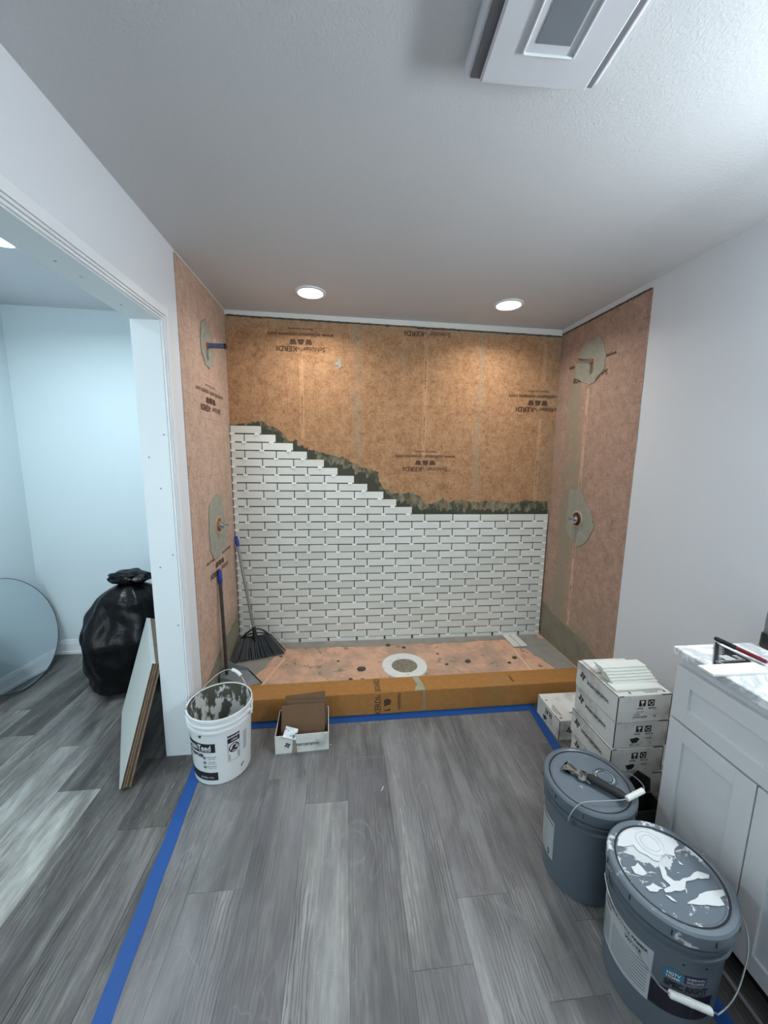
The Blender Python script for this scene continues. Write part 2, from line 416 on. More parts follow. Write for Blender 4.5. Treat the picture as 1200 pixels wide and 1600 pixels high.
def slab(outline, place, th, base=0.0):
    """closed outline (u,v) extruded from the wall by th; place(u,v,off)->xyz"""
    bm = B(); f = [bm.verts.new((u, v, 0)) for u, v in outline]; face = bm.faces.new(f)
    bmesh.ops.triangulate(bm, faces=[face])
    r = bmesh.ops.extrude_face_region(bm, geom=bm.faces[:])
    top = {v for v in r['geom'] if isinstance(v, bmesh.types.BMVert)}
    for v in bm.verts:
        u, w_ = v.co.x, v.co.y
        v.co = place(u, w_, base+(th if v in top else 0))
    return bm
def jag(pts, amp, step, seed=0):
    out = []
    for (a, b) in zip(pts, pts[1:]):
        L = math.hypot(b[0]-a[0], b[1]-a[1]); n = max(1, int(L/step))
        for i in range(n):
            t = i/n; x = a[0]+(b[0]-a[0])*t; y = a[1]+(b[1]-a[1])*t
            nx, ny = -(b[1]-a[1])/L, (b[0]-a[0])/L; d = amp*(noise.noise((x*40+seed, y*40, seed))*1.5+random.uniform(-.3, .3))
            out.append((x+nx*d, y+ny*d))
    out.append(pts[-1]); return out

# wall placement functions
D_, XL, XR = 2.708, -.7845, 1.5574
def yb(x): return D_-.0092*x
def xr(y, z): return XR+.0247*(D_-y)-.0046*z
def zc(x): return 2.44-.0128*x
P_back = lambda u, v, o: Vector((u, yb(u)-o, v))
P_left = lambda u, v, o: Vector((XL+o, u, v))
P_right = lambda u, v, o: Vector((xr(u, v)-o, u, v))
P_floor = lambda u, v, o: Vector((u, v, o))

# lettering
_cache = {}
def text_bm(s, size, bold=0, spacing=1.0):
    c = bpy.data.curves.new('t', 'FONT'); c.body = s; c.size = size; c.align_x = 'CENTER'; c.align_y = 'CENTER'
    c.resolution_u = 2; c.offset = bold*size; c.space_character = spacing
    o = bpy.data.objects.new('t', c); COL.objects.link(o)
    dg = bpy.context.evaluated_depsgraph_get(); m = bpy.data.meshes.new_from_object(o.evaluated_get(dg))
    bm = B(); bm.from_mesh(m); bpy.data.meshes.remove(m); bpy.data.objects.remove(o); bpy.data.curves.remove(c)
    return bm
def letters(s, size, place, cu, cv, rot=0, bold=.0, spacing=1.0, width=None, off=.0012, sx=1):
    """flat lettering mesh laid on a surface through place(u,v,off)"""
    bm = text_bm(s, size, bold, spacing)
    if not bm.verts: return bm
    if width:
        xs = [v.co.x for v in bm.verts]; sx *= width/(max(xs)-min(xs))
    ca, sa = math.cos(rot), math.sin(rot)
    for v in bm.verts:
        x, y = v.co.x*sx, v.co.y; v.co = place(cu+x*ca-y*sa, cv+x*sa+y*ca, off)
    return bm
def flat_poly(pts, place, off=.0012, bm=None):
    bm = bm or B(); f = bm.faces.new([bm.verts.new(place(u, v, off)) for u, v in pts])
    return bm
def merge(*bms):
    a = bms[0]
    for b in bms[1:]:
        m = bpy.data.meshes.new('x'); b.to_mesh(m); a.from_mesh(m); b.free(); bpy.data.meshes.remove(m)
    return a

# ================================================================== THE SETTING
YN = -1.6            # wall behind the camera
XF = -2.25           # far side of the next room
def struct(name, mesh, mat, parent=None, **k):
    return obj(name, mesh, mat, parent, kind=None if parent else 'structure', **k)
# walls
wb = struct('wall_back', hexa(B(), [(XL, yb(XL), -.02), (XR+.05, yb(XR), -.02), (XR+.05, yb(XR)+.12, -.02), (XL, yb(XL)+.12, -.02),
      (XL, yb(XL), 2.50), (XR+.05, yb(XR), 2.50), (XR+.05, yb(XR)+.12, 2.50), (XL, yb(XL)+.12, 2.50)]), 'white_strip')
JY = 1.787; HZ = 2.0786
wl = struct('wall_left', bx(-.885, XL, JY+.018, 2.90, -.02, 2.50), 'wall')
struct('wall_left_header', bx(-.885, XL, YN, JY+.018, HZ+.018, 2.50), 'wall')
struct('wall_left_near', bx(-.885, XL, YN, -.12, -.02, HZ+.018), 'wall')
wr = struct('wall_right', hexa(B(), [(xr(YN, 0), YN, -.02), (xr(YN, 0)+.12, YN, -.02), (xr(2.83, 0)+.12, 2.83, -.02), (xr(2.83, 0), 2.83, -.02),
      (xr(YN, 2.5), YN, 2.5), (xr(YN, 2.5)+.12, YN, 2.5), (xr(2.83, 2.5)+.12, 2.83, 2.5), (xr(2.83, 2.5), 2.83, 2.5)]), 'wall')
struct('wall_near', bx(XF, 1.9, YN-.12, YN, -.02, 2.55), 'wall')
struct('wall_far_room_back', bx(XF, -.885, 2.88, 3.0, -.02, 2.55), 'far_wall')
struct('wall_far_room_left', bx(XF-.12, XF, YN-.12, 3.0, -.02, 2.55), 'far_wall')
struct('ceiling', hexa(B(), [(XF-.1, YN-.1, zc(XF)), (1.9, YN-.1, zc(1.9)), (1.9, 3.0, zc(1.9)), (XF-.1, 3.0, zc(XF)),
      (XF-.1, YN-.1, zc(XF)+.12), (1.9, YN-.1, zc(1.9)+.12), (1.9, 3.0, zc(1.9)+.12), (XF-.1, 3.0, zc(XF)+.12)]), 'ceil')
# door jamb lining and casing round the opening to the next room
jb = struct('trim_1', bx(-.903, XL+.001, JY, JY+.018, 0, HZ), 'jamb')
struct('trim_2', bx(-.903, XL+.001, -.12, JY+.018, HZ, HZ+.018), 'jamb')
def casing(name, y0, y1, z0, z1, vertical):
    bm = B(); steps = [(0, .010, .009), (.010, .020, .014), (.020, .045, .018), (.045, .060, .012)]
    for a, b, t in steps:
        if vertical: box(bm, XL+.0005, XL+t, y0+a, y0+b-.0008, z0, z1+b, .001)
        else: box(bm, XL+.0005, XL+t, y0, y1+a if a else y1, z0+a, z0+b-.0008, .001)
    return struct(name, bm, 'trim')
casing('trim_3', JY+.005, 0, 0, HZ+.005, True)
casing('trim_4', -.12, JY+.006, HZ+.005, 0, False)
# small nail holes in the jamb
bm = B()
for y, z in ((JY, 1.55), (JY, 1.35), (JY, .95), (JY, .7)): lathe(bm, [(0, 0), (.003, 0), (.003, .0006), (0, .0006)], 8)
bm.free()
nh = B()
for x, z in ((-.80, 1.60), (-.83, 1.36), (-.80, 1.05), (-.87, 1.5), (-.86, .99), (-.80, .7)):
    box(nh, x-.003, x+.003, JY-.0008, JY+.0002, z-.003, z+.003)
for x, y in ((-.85, 1.63), (-.85, 1.30), (-.86, 1.05), (-.83, 1.08)):
    box(nh, x-.003, x+.003, y-.003, y+.003, HZ-.0008, HZ+.0002)
obj('nail_holes', nh, 'grey_ink', jb, kind='stuff')
# baseboards of the next room
def base_profile(x0, x1, y, sgn=-1):
    bm = B()
    for z0, z1, t in ((0, .022, .022), (.022, .085, .014), (.085, .098, .010), (.098, .108, .006)): box(bm, x0, x1, y-t, y, z0+.0005, z1, .001)
    return bm
struct('baseboard_far_room_back', base_profile(XF, -.905, 2.88), 'trim')
bm = B()
for z0, z1, t in ((0, .022, .022), (.022, .085, .014), (.085, .098, .010), (.098, .108, .006)): box(bm, XF, XF+t, YN, 2.86, z0+.0005, z1, .001)
struct('baseboard_far_room_left', bm, 'trim')
bm = B()
for z0, z1, t in ((0, .085, .014), (.085, .1, .008)): box(bm, xr(1.5, 0)-t, xr(1.5, 0)-.0, 1.12, 1.90, z0+.0005, z1, .001)
# (right wall baseboard is not fitted yet)
bm.free()

# floor: sub-floor and individual vinyl planks
fl = struct('floor', bx(XF, 1.75, YN, 3.0, -.06, -.004), plain('sub_floor', (50, 50, 52), .8))
PW = .187; PL = 1.22
plank_me = me(bx(-PW/2+.0004, PW/2-.0004, -PL/2+.0006, PL/2-.0006, -.005, 0, .0007), 'plank'); plank_me.materials.append(M_['plank'])
# end joints read from the photograph for the columns that show one: column index -> (y of joint, tone before, tone after)
# column k covers x from .01+PW*(k-1) to .01+PW*k ; k=0 is the one left of x=.01
known = {0: (1.458, .58, .38), -1: (1.60, .32, .45), -2: (1.15, .52, .42), -3: (1.99, .42, .30), -4: (1.41, .36, .28), -5: (1.78, .30, .34), -6: (1.62, .66, .30), -7: (1.90, .68, .45),
         -8: (1.3, .34, .55), -9: (2.0, .40, .3), 1: (1.93, .32, .42), 2: (2.1, .46, .4), 3: (1.05, .52, .36), 4: (2.0, .45, .5), 5: (.95, .50, .42), 6: (1.7, .30, .38)}
for k in range(-15, 10):
    xc = .01+PW*(k-.5); 
    if xc-PW/2 < XF-.05: continue
    kj, t0, t1 = known.get(k, (random.uniform(.9, 2.0), random.uniform(.25, .6), random.uniform(.25, .6)))
    js = kj
    while js > YN: js -= PL
    i = 0
    while js < 3.0:
        yc = js+PL/2
        if yc+PL/2 > YN+.2:
            if abs(js+PL-kj) < .01: tone = t0
            elif abs(js-kj) < .01: tone = t1
            else: tone = random.uniform(.30, .52)
            o = bpy.data.objects.new('plank', plank_me); COL.objects.link(o); o.parent = fl
            o.location = (xc, yc, 0); o['tone'] = tone; o['seed'] = random.uniform(0, 60)
        js += PL

# ---- fleece membrane sheets on the shower walls
TOPB = lambda x: zc(x)-.034-.012*((x-XL)/2.3)
def sheet(name, wall, place, u0, u1, topf, z0, mat, off, bottom=None, seed=0):
    n = 60; top = [(u0+(u1-u0)*i/n, topf(u0+(u1-u0)*i/n)+.004*noise.noise((i*.9+seed, seed, 0))*1.6) for i in range(n+1)]
    out = [(u0, z0), (u1, z0)]+top[::-1]
    bm = slab(out, place, .0015, off); return obj(name, bm, mat, wall)
sheet('membrane_sheet', wb, P_back, XL+.001, .105, TOPB, .0, 'memb_back', .0)
sheet('membrane_sheet', wb, P_back, .06, .97, TOPB, .0, 'memb_back', .0016, seed=4)
sheet('membrane_sheet', wb, P_back, .93, XR-.002, TOPB, .0, 'memb_back', .0, seed=9)
sheet('membrane_sheet', wl, P_left, 1.974, 2.714, lambda y: zc(XL)-.016, .0, 'memb_left', 0)
TOPR = lambda y: zc(XR)-.036
sheet('membrane_sheet', wr, P_right, 1.907, 2.690, TOPR, .0, 'memb_right', 0, seed=2)
# thin mortar beads along the ceiling line
def bead(wall, place, u0, u1, topf, seed, name='mortar_bead', hh=.010, mat='mortar'):
    n = 120; up = []; lo = []
    for i in range(n+1):
        u = u0+(u1-u0)*i/n; z = topf(u); up.append((u, z+.003+.006*abs(noise.noise((i*.7, seed, 0))))); lo.append((u, z-hh*(.5+abs(noise.noise((i*.5, seed+5, 0))))))
    obj(name, slab(up+lo[::-1], place, .003, .002), mat, wall, label='dark ragged mortar bead')
bead(wb, P_back, XL+.01, XR-.01, TOPB, 1); bead(wr, P_right, 1.915, 2.68, TOPR, 7, hh=.008)
obj('caulk_bead', slab([(1.98, zc(XL)-.016), (2.70, zc(XL)-.016), (2.70, zc(XL)-.004), (1.98, zc(XL)-.004)], P_left, .006, .001), 'caulk', wl)
# corner bands coated with mortar at the foot of the side walls
obj('corner_band', slab(jag([(2.0, 0.02), (2.0, .27), (2.15, .31), (2.44, .345), (2.69, .40)], .012, .04, 3)+[(2.69, .02)], P_right, .0015, .0022), 'band', wr, label='grey mortar coated band')
obj('corner_band', slab(jag([(2.0, .02), (2.0, .22), (2.3, .30), (2.70, .36)], .012, .04, 5)+[(2.70, .02)], P_left, .0015, .0022), 'band', wl, label='grey mortar coated band')
# edge band of the membrane where the plain wall starts
obj('membrane_edge', slab(jag([(1.907, .12), (1.907, 2.38)], .004, .05, 11)+[(1.93, 2.38), (1.93, .12)], P_right, .001, .0022), 'memb_right', wr)
obj('membrane_edge', slab(jag([(1.974, .0), (1.974, 2.42)], .003, .05, 12)+[(1.995, 2.42), (1.995, .0)], P_left, .001, .0022), 'memb_left', wl)

# printed marks of the membrane (upside down), at the places the photograph shows
def print_block(wall, place, cu, zt, flip=1, clip_top=None, parts='all'):
    s = flip
    pl = lambda u, v, o: place(cu+(u)*s, v, o)
    # the flipped reading direction: text runs towards -u on the back wall
    rot = PI
    bms = []
    bms.append(letters('Schlüter', .044, pl, .088, zt, rot, width=.150, bold=.010, off=.0048))
    bms.append(letters('®', .018, pl, .001, zt-.010, rot, off=.0048))
    bms.append(letters('-KERDI', .046, pl, -.086, zt, rot, width=.153, bold=.022, off=.0048))
    z = zt+.045
    for k, inv in ((-.052, 0), (0, 1), (.052, 0)):
        a, b = (.024, .014) if not inv else (.014, .024)
        zt_ = .016 if parts == 'all' else -.004; b_ = a+(b-a)*(zt_+.016)/.032
        bms.append(flat_poly([(k-a, z-.016), (k+a, z-.016), (k+b_, z+zt_), (k-b_, z+zt_)], pl, .0048))
    if parts == 'all':
        bms.append(letters('www.schlueter-systems.com', .036, pl, 0, zt+.090, rot, width=.44, bold=.01, off=.0048))
        bms.append(letters('Made in Germany', .020, pl, 0, zt+.126, rot, width=.165, off=.0048))
    obj('printed_mark', merge(*bms), 'brown_ink', wall)
print_block(wb, P_back, -.293, 2.222)
print_block(wb, P_back, .570, 2.352, parts='cut')
print_block(wb, P_back, 1.40, 1.866)
print_block(wb, P_back, .580, 1.424)
print_block(wl, P_left, 2.36, 1.775)
print_block(wl, P_left, 2.36, .80)
print_block(wr, P_right, 2.345, 2.035, flip=-1)
# light printed centre strips with tiny upright lettering
def strip(wall, place, u, z0, z1, off=.0034):
    obj('printed_strip', slab([(u-.014, z0), (u+.014, z0), (u+.014, z1), (u-.014, z1)], place, .0004, off), M_['strip'], wall)
    bms = []; z = z0+.10; i = 0
    while z+.26 < z1:
        bms.append(letters(('SCHLÜTER SYSTEMS', 'KERDI 200', 'MADE IN GERMANY')[i % 3], .014, place, u, z+.1, PI/2, bold=.01, off=off+.0008, width=.19)); z += .38; i += 1
    if bms: obj('printed_mark', merge(*bms), 'brown_ink', wall)
M_['strip'] = membrane('pale_membrane_strip', 'x', (194, 154, 118), (158, 116, 82), [], 0)
strip(wb, P_back, -.293, 1.62, 2.16); strip(wb, P_back, .565, 1.50, 2.31); strip(wb, P_back, 1.43, 1.2, 1.80); strip(wb, P_back, 1.43, 2.06, 2.32)
M_['strip'] = membrane('side_strip_cool_light_tint', 'y', (206, 174, 154), (178, 146, 126), [], 0)  # side wall strip, tinted with the same painted cool light
strip(wr, P_right, 2.345, .35, 1.96, .0022); strip(wl, P_left, 2.36, .30, .68, .0024)

# ---- mortar spread above the staggered tile edge
thin = [(-.779, 1.711), (-.672, 1.722), (-.573, 1.745), (-.548, 1.733), (-.523, 1.707), (-.471, 1.7), (-.437, 1.67), (-.387, 1.605), (-.36, 1.597), (-.308, 1.562), (-.22, 1.55), (-.153, 1.529), (-.086, 1.512), (-.018, 1.499), (.05, 1.468), (.119, 1.423), (.188, 1.42), (.243, 1.397), (.244, 1.332), (.282, 1.272), (.339, 1.249), (.471, 1.249), (.544, 1.226), (.593, 1.164), (.642, 1.164), (.722, 1.212), (.762, 1.183), (.859, 1.203), (.958, 1.179), (1.057, 1.188), (1.157, 1.184), (1.258, 1.169), (1.357, 1.189), (1.535, 1.194)]
dark = [(-.779, 1.702), (-.587, 1.723), (-.558, 1.698), (-.438, 1.648), (-.404, 1.596), (-.343, 1.584), (-.22, 1.537), (-.19, 1.475), (-.041, 1.458), (.096, 1.387), (.22, 1.365), (.235, 1.286), (.354, 1.202), (.473, 1.178), (.546, 1.145), (.715, 1.125), (.862, 1.118), (1.059, 1.128), (1.259, 1.118), (1.514, 1.12)]
low = [(1.535, .114), (-.779, .114)]
obj('mortar_smear', slab(jag(thin, .012, .018, 2)+low, P_back, .0012, .0040), 'mortar_thin', wb, label='thin grey green mortar smear')
obj('mortar_bed', slab(jag([(u, v-.001) for u, v in dark], .030, .010, 8)+[(1.54, 1.13), (1.54, .135), (-.779, .135)], P_back, .0028, .0045), 'mortar_dark', wb, label='dark wet mortar bed')
rl = B(); 
obj('wall_mark', slab(jag([(.03+.0, 2.05), (-.01, 2.10), (-.02, 2.14), (.02, 2.12), (.045, 2.09)], .006, .01, 1)+[(.05, 2.06)], lambda u, v, o: P_back(u-.07, v+.02, o), .001, .0045), 'patch', wb) if False else rl.free()
obj('mortar_mark', slab([(-.075, 2.13), (-.045, 2.155), (-.03, 2.185), (-.025, 2.15), (-.02, 2.115), (-.05, 2.095), (-.04, 2.12)], P_back, .001, .0040), 'patch', wb)

# ---- tiles
TP, TZ0, TH, TW = .056, .1398, .0490, .2125
tile_full = {}
def tile_mesh(w):
    key = round(w, 3)
    if key not in tile_full:
        m = me(bx(-w/2, w/2, -.008, 0, -TH/2, TH/2, .0009), 'wall_tile'); m.materials.append(M_['tile']); tile_full[key] = m
    return tile_full[key]
sp = B()
def spacer(x, z):
    y = yb(x)-.0145
    box(sp, x-.015, x+.015, y-.006, y+.004, z-.0055, z+.0045)
    box(sp, x-.010, x-.004, y-.007, y+.001, z-.0105, z-.0045); box(sp, x+.004, x+.010, y-.007, y+.001, z-.0105, z-.0045)
XE = XR-.012
for r in range(1, 29):
    zc_ = TZ0+TP*(28-r)+TP/2+.001
    j0 = -.571 if r % 2 else -.688
    joints = [XL+.004]; k = 0
    while True:
        x = j0+TW*k; 
        if x > XE-.02: break
        joints.append(x); k += 1
    joints.append(XE)
    if r < 12: nk = (r-1)//2 if r % 2 else r//2; joints = joints[:nk+2]
    for a, b in zip(joints, joints[1:]):
        w_ = b-a-.0065
        if w_ < .015: continue
        o = bpy.data.objects.new('wall_tile', tile_mesh(w_)); COL.objects.link(o); o.parent = wb
        xm = (a+b)/2+.0005; o.location = (xm, yb(xm)-.0074-random.uniform(0, .0008), zc_+random.uniform(-.0006, .0006))
        o.rotation_euler = (0, random.uniform(-.002, .002), 0); o['tone'] = random.random()
    zb = zc_-TP/2
    for i, b in enumerate(joints):
        if i == 0: spacer(b+.014, zb)
        elif i == len(joints)-1: spacer(b-(.03 if r < 12 else .02), zb)
        else: spacer(b+random.uniform(-.002, .002), zb)
obj('tile_spacers', sp, 'spacer', wb, label='small white plastic spacers at the tile joints', kind='stuff')
# starter strip of cut tiles at the foot of the tiling
for i, x in enumerate([-.765+.2145*k for k in range(11)]):
    x1 = min(x+.20, XE)
    if x1-x < .04: continue
    m = me(bx(-(x1-x)/2, (x1-x)/2, -.010, 0, -.0125, .0125, .0009), 'cut_tile'); m.materials.append(M_['tile'])
    o = obj('cut_tile', m, None, wb); o.location = ((x+x1)/2, yb(x)-.010, TZ0-.013); o['tone'] = .8

# ---- pipe patches on the side walls
pr = [(2.283, 2.263), (2.236, 2.209), (2.209, 2.124), (2.214, 2.053), (2.28, 2.013), (2.293, 1.988), (2.344, 1.98), (2.482, 2.051), (2.503, 2.166), (2.425, 2.244), (2.283, 2.263)]
plf = [(2.333, 2.262), (2.39, 2.235), (2.435, 2.195), (2.448, 2.099), (2.423, 2.029), (2.366, 2.003), (2.304, 2.012), (2.255, 2.076), (2.245, 2.125), (2.271, 2.233), (2.333, 2.262)]
prv = [(2.45, 1.304), (2.316, 1.307), (2.285, 1.232), (2.219, 1.196), (2.173, 1.101), (2.18, 1.06), (2.236, .979), (2.3, .93), (2.362, .949), (2.44, 1.0), (2.457, 1.126), (2.45, 1.304)]
plv = [(2.368, 1.278), (2.457, 1.236), (2.489, 1.121), (2.51, 1.02), (2.50, .918), (2.368, .885), (2.259, .89), (2.212, .955), (2.207, 1.088), (2.229, 1.224), (2.368, 1.278)]
for pts, wall, pl in ((pr, wr, P_right), (plf, wl, P_left), (prv, wr, P_right), (plv, wl, P_left)):
    obj('mortar_patch', slab(jag(pts, .006, .02, 3)[:-1], pl, .003, .003), 'patch', wall, label='grey green mortar patch round the pipe')
    c = (sum(p[0] for p in pts)/len(pts), sum(p[1] for p in pts)/len(pts))
    bm = B()   # trowel ridges
    for q in range(5):
        a0 = random.uniform(0, 6); rr = random.uniform(.03, .085)
        tube(bm, [pl(c[0]+rr*math.cos(a0+t*.25)*.8, c[1]+rr*math.sin(a0+t*.25), .0055) for t in range(8)], .0022, 5)
    obj('trowel_ridges', bm, 'patch', wall, kind='stuff')
# pipe seals (pale ring) and pipes
def pipe_stub(name, label, place, u, z, length, sgn, mat, rad=.0135):
    t = thing(name, label, 'pipe', place(u, z, .006))
    d = Vector((sgn, 0, 0)); L = t.location
    obj('pipe_body', tube(B(), [Vector((0, 0, 0)), d*length], rad, 20), mat, t, smooth=True)
    obj('pipe_collar', tube(B(), [d*-.002, d*.010], rad+.004, 20), 'copper', t, smooth=True)
    obj('pipe_end', tube(B(), [d*(length-.010), d*(length+.001)], rad+.0015, 20), 'black' if mat == 'blue_pipe' else 'chrome', t, smooth=True)
pipe_stub('shower_pipe', 'dull blue pipe stub sticking out of the left shower wall', P_left, 2.342, 2.125, .105, 1, 'blue_pipe')
pipe_stub('shower_pipe', 'bare metal pipe stub sticking out of the right shower wall', P_right, 2.33, 2.122, .098, -1, 'chrome')
def valve(label, place, u, z, sgn, gmat='copper'):
    t = thing('shower_valve', label, 'valve', place(u, z, .006)); d = Vector((sgn, 0, 0))
    def ring(r0, r1, x0, x1):
        bm = B(); n = 36
        rs = [[bm.verts.new((sgn*x, r*math.cos(2*PI*k/n), r*math.sin(2*PI*k/n))) for k in range(n)] for r, x in ((r0, x0), (r1, x0), (r1, x1), (r0, x1))]
        for i in range(4):
            for k in range(n): bm.faces.new((rs[i][k], rs[i][(k+1) % n], rs[(i+1) % 4][(k+1) % n], rs[(i+1) % 4][k]))
        return bm
    obj('seal_ring', ring(.046, .056, -.001, .004), 'seal', t, smooth=True)
    obj('valve_recess', ring(0.0005, .046, .0005, .001), 'black', t)
    obj('orange_guard', ring(.034, .043, .001, .008), gmat, t, smooth=True)
    obj('valve_body', tube(B(), [d*.001, d*.020, d*.021, d*.036], [.030, .029, .020, .018], 20), 'chrome', t, smooth=True)
    obj('valve_stem', tube(B(), [d*.030, d*.062], .006, 10), 'chrome', t, smooth=True)
valve('roughed-in mixer valve in an orange ringed hole, left shower wall', P_left, 2.367, 1.082, 1)
valve('roughed-in mixer valve in a dark round hole, right shower wall', P_right, 2.339, 1.112, -1, 'shaded_guard')

# ================================================================== SHOWER TRAY, DRAIN, CURB
ZT = .113
def tz(x, y):
    return .100+.013*min(1, (math.hypot((x-.40)/1.2, (y-2.33)/.36))) 
tr = thing('shower_tray', 'peach foam shower tray smeared with grey mortar inside the curb', 'shower tray', (.39, 2.33, 0))
bm = B(); nx, ny = 48, 14; g = []
for i in range(nx+1):
    row = []
    for j in range(ny+1):
        x = XL+.003+(xr(2.3, .1)-.010-XL)*i/nx; Y0_ = 2.153+.0104*x; y = Y0_+(yb(x)-.004-Y0_)*j/ny; x = XL+.003+(xr(y, .1)-.006-XL)*i/nx
        row.append(bm.verts.new((x-.39, y-2.33, tz(x, y))))
    g.append(row)
for i in range(nx):
    for j in range(ny): bm.faces.new((g[i][j], g[i+1][j], g[i+1][j+1], g[i][j+1]))
r = bmesh.ops.extrude_face_region(bm, geom=bm.faces[:])
for v in r['geom']:
    if isinstance(v, bmesh.types.BMVert): v.co.z = .001
obj('tray_body', bm, 'tray', tr)
Pt = lambda u, v, o: Vector((u-.39, v-2.33, tz(u, v)+o))
def tray_slab(name, outline, mat, th=.0018, off=.0006, **k):
    bm = B(); f = [bm.verts.new((u, v, 0)) for u, v in outline]; face = bm.faces.new(f)
    bmesh.ops.triangulate(bm, faces=[face])
    bmesh.ops.subdivide_edges(bm, edges=[e for e in bm.edges if e.calc_length() > .12], cuts=3, use_grid_fill=False)
    bmesh.ops.triangulate(bm, faces=bm.faces[:])
    r = bmesh.ops.extrude_face_region(bm, geom=bm.faces[:]); top = {v for v in r['geom'] if isinstance(v, bmesh.types.BMVert)}
    for v in bm.verts: v.co = Pt(v.co.x, v.co.y, off+(th if v in top else 0))
    return obj(name, bm, mat, tr, **k)
YB = yb(0)-.008
tray_slab('edge_band', [(XL+.004, 2.155), (XL+.004, YB-.02), (-.46, YB-.02)]+jag([(-.46, 2.64), (-.50, 2.50), (-.53, 2.38), (-.60, 2.25), (-.56, 2.155)], .015, .04, 3), 'band_tray', label='grey mortar coated edge band')
tray_slab('edge_band', [(-.46, YB), (1.53, YB)]+jag([(1.50, 2.60), (1.2, 2.62), (.9, 2.60), (.5, 2.61), (.2, 2.60), (-.1, 2.605), (-.44, 2.61)], .012, .04, 5), 'band_tray', label='grey mortar coated edge band', off=.0008)
tray_slab('edge_band', [(1.545, 2.60), (1.555, 2.172), (1.415, 2.172)]+jag([(1.415, 2.172), (1.40, 2.25), (1.36, 2.38), (1.34, 2.46), (1.30, 2.52), (1.30, 2.60)], .015, .03, 7)[1:], 'band_tray', label='grey mortar coated edge band', off=.001)
for (a, b) in (((-.52, 2.152), (-.42, 2.48)), ((1.24, 2.54), (1.23, 2.17))):
    n = Vector((b[1]-a[1], a[0]-b[0])).normalized()*.007
    tray_slab('joint_strip', [(a[0]+n.x, a[1]+n.y), (a[0]-n.x, a[1]-n.y), (b[0]-n.x, b[1]-n.y), (b[0]+n.x, b[1]+n.y)], plain('pale_joint_strip', (226, 190, 160), .8), off=.0012)
dr = thing('shower_drain', 'round white drain flange with a mortar clogged centre grate', 'drain', (.398, 2.325, .103))
obj('drain_flange', lathe(B(), [(.086, .004), (.088, .010), (.140, .012), (.152, .010), (.155, .0), (.086, 0), (.086, .004)], 64), 'flange', dr, smooth=True)
obj('drain_grate', lathe(B(), [(0, .009), (.03, .0085), (.082, .006), (.084, .001), (0, .001)], 48), 'grate', dr, smooth=True)
bm = B()
for k in range(9):
    a = k*2*PI/9+.3; tube(bm, [(.012*math.cos(a), .012*math.sin(a), .0095), (.07*math.cos(a), .07*math.sin(a), .0085)], .0022, 6)
lathe(bm, [(.050, .0075), (.053, .0105), (.056, .0075)], 32)
obj('grate_ribs', bm, 'grate', dr)
# curb
cy0 = lambda x: 2.003+.0104*x; cy1 = lambda x: 2.150+.0104*x; CZ = .137
cb = thing('shower_curb', 'long orange foam board shower curb along the tray front', 'curb', (.39, 2.0, 0))
xa, xb = XL+.003, xr(2.07, .07)-.006
hx = lambda x, y, z: (x-.39, y-2.0, z)
bm = hexa(B(), [hx(xa, cy0(xa), .001), hx(xb, cy0(xb), .001), hx(xb, cy1(xb), .001), hx(xa, cy1(xa), .001), hx(xa, cy0(xa), CZ), hx(xb, cy0(xb), CZ), hx(xb, cy1(xb), CZ), hx(xa, cy1(xa), CZ)])
bmesh.ops.bevel(bm, geom=bm.edges[:], offset=.0025, segments=2, affect='EDGES')
obj('curb_body', bm, 'curb', cb)
Pf = lambda u, v, o: Vector(hx(u, cy0(u)-o, v)); Ptop = lambda u, v, o: Vector(hx(u, cy0(u)+v, CZ+o))
obj('printed_mark', merge(letters('KERDI-', .05, Pf, .192, .062, PI/2, bold=.015, width=.125), flat_poly([(.225, .018), (.265, .018), (.265, .034), (.225, .022)], Pf),
    flat_poly([(.225, .048), (.225, .088), (.246, .098), (.268, .088), (.266, .060)], Pf), letters('-systems', .036, Pf, .315, .074, PI/2, bold=.012, width=.11)), 'brown_ink', cb)
obj('printed_mark', merge(letters('BOARD', .05, Ptop, .192, .075, PI/2, bold=.015, width=.125)), 'brown_ink', cb)
obj('mortar_seam', slab(jag([(.405, .002), (.435, .06), (.415, .146)], .004, .01, 2)+[(.455, .146), (.472, .06), (.475, .002)], Ptop, .0012, .0004), plain('pale_green_mortar_smear', (160, 162, 134), .8, var=.12), cb, label='pale green mortar smear')
obj('mortar_seam', slab([(.462, .010), (.476, .010), (.474, .136), (.458, .136)], Pf, .001, .0004), plain('tan_mortar_smear', (156, 138, 108), .8, var=.12), cb, label='thin mortar line down the front')
obj('printed_mark', letters('KERDI', .022, Ptop, 1.04, .065, PI/2*1.05, bold=.01), 'brown_ink', cb)

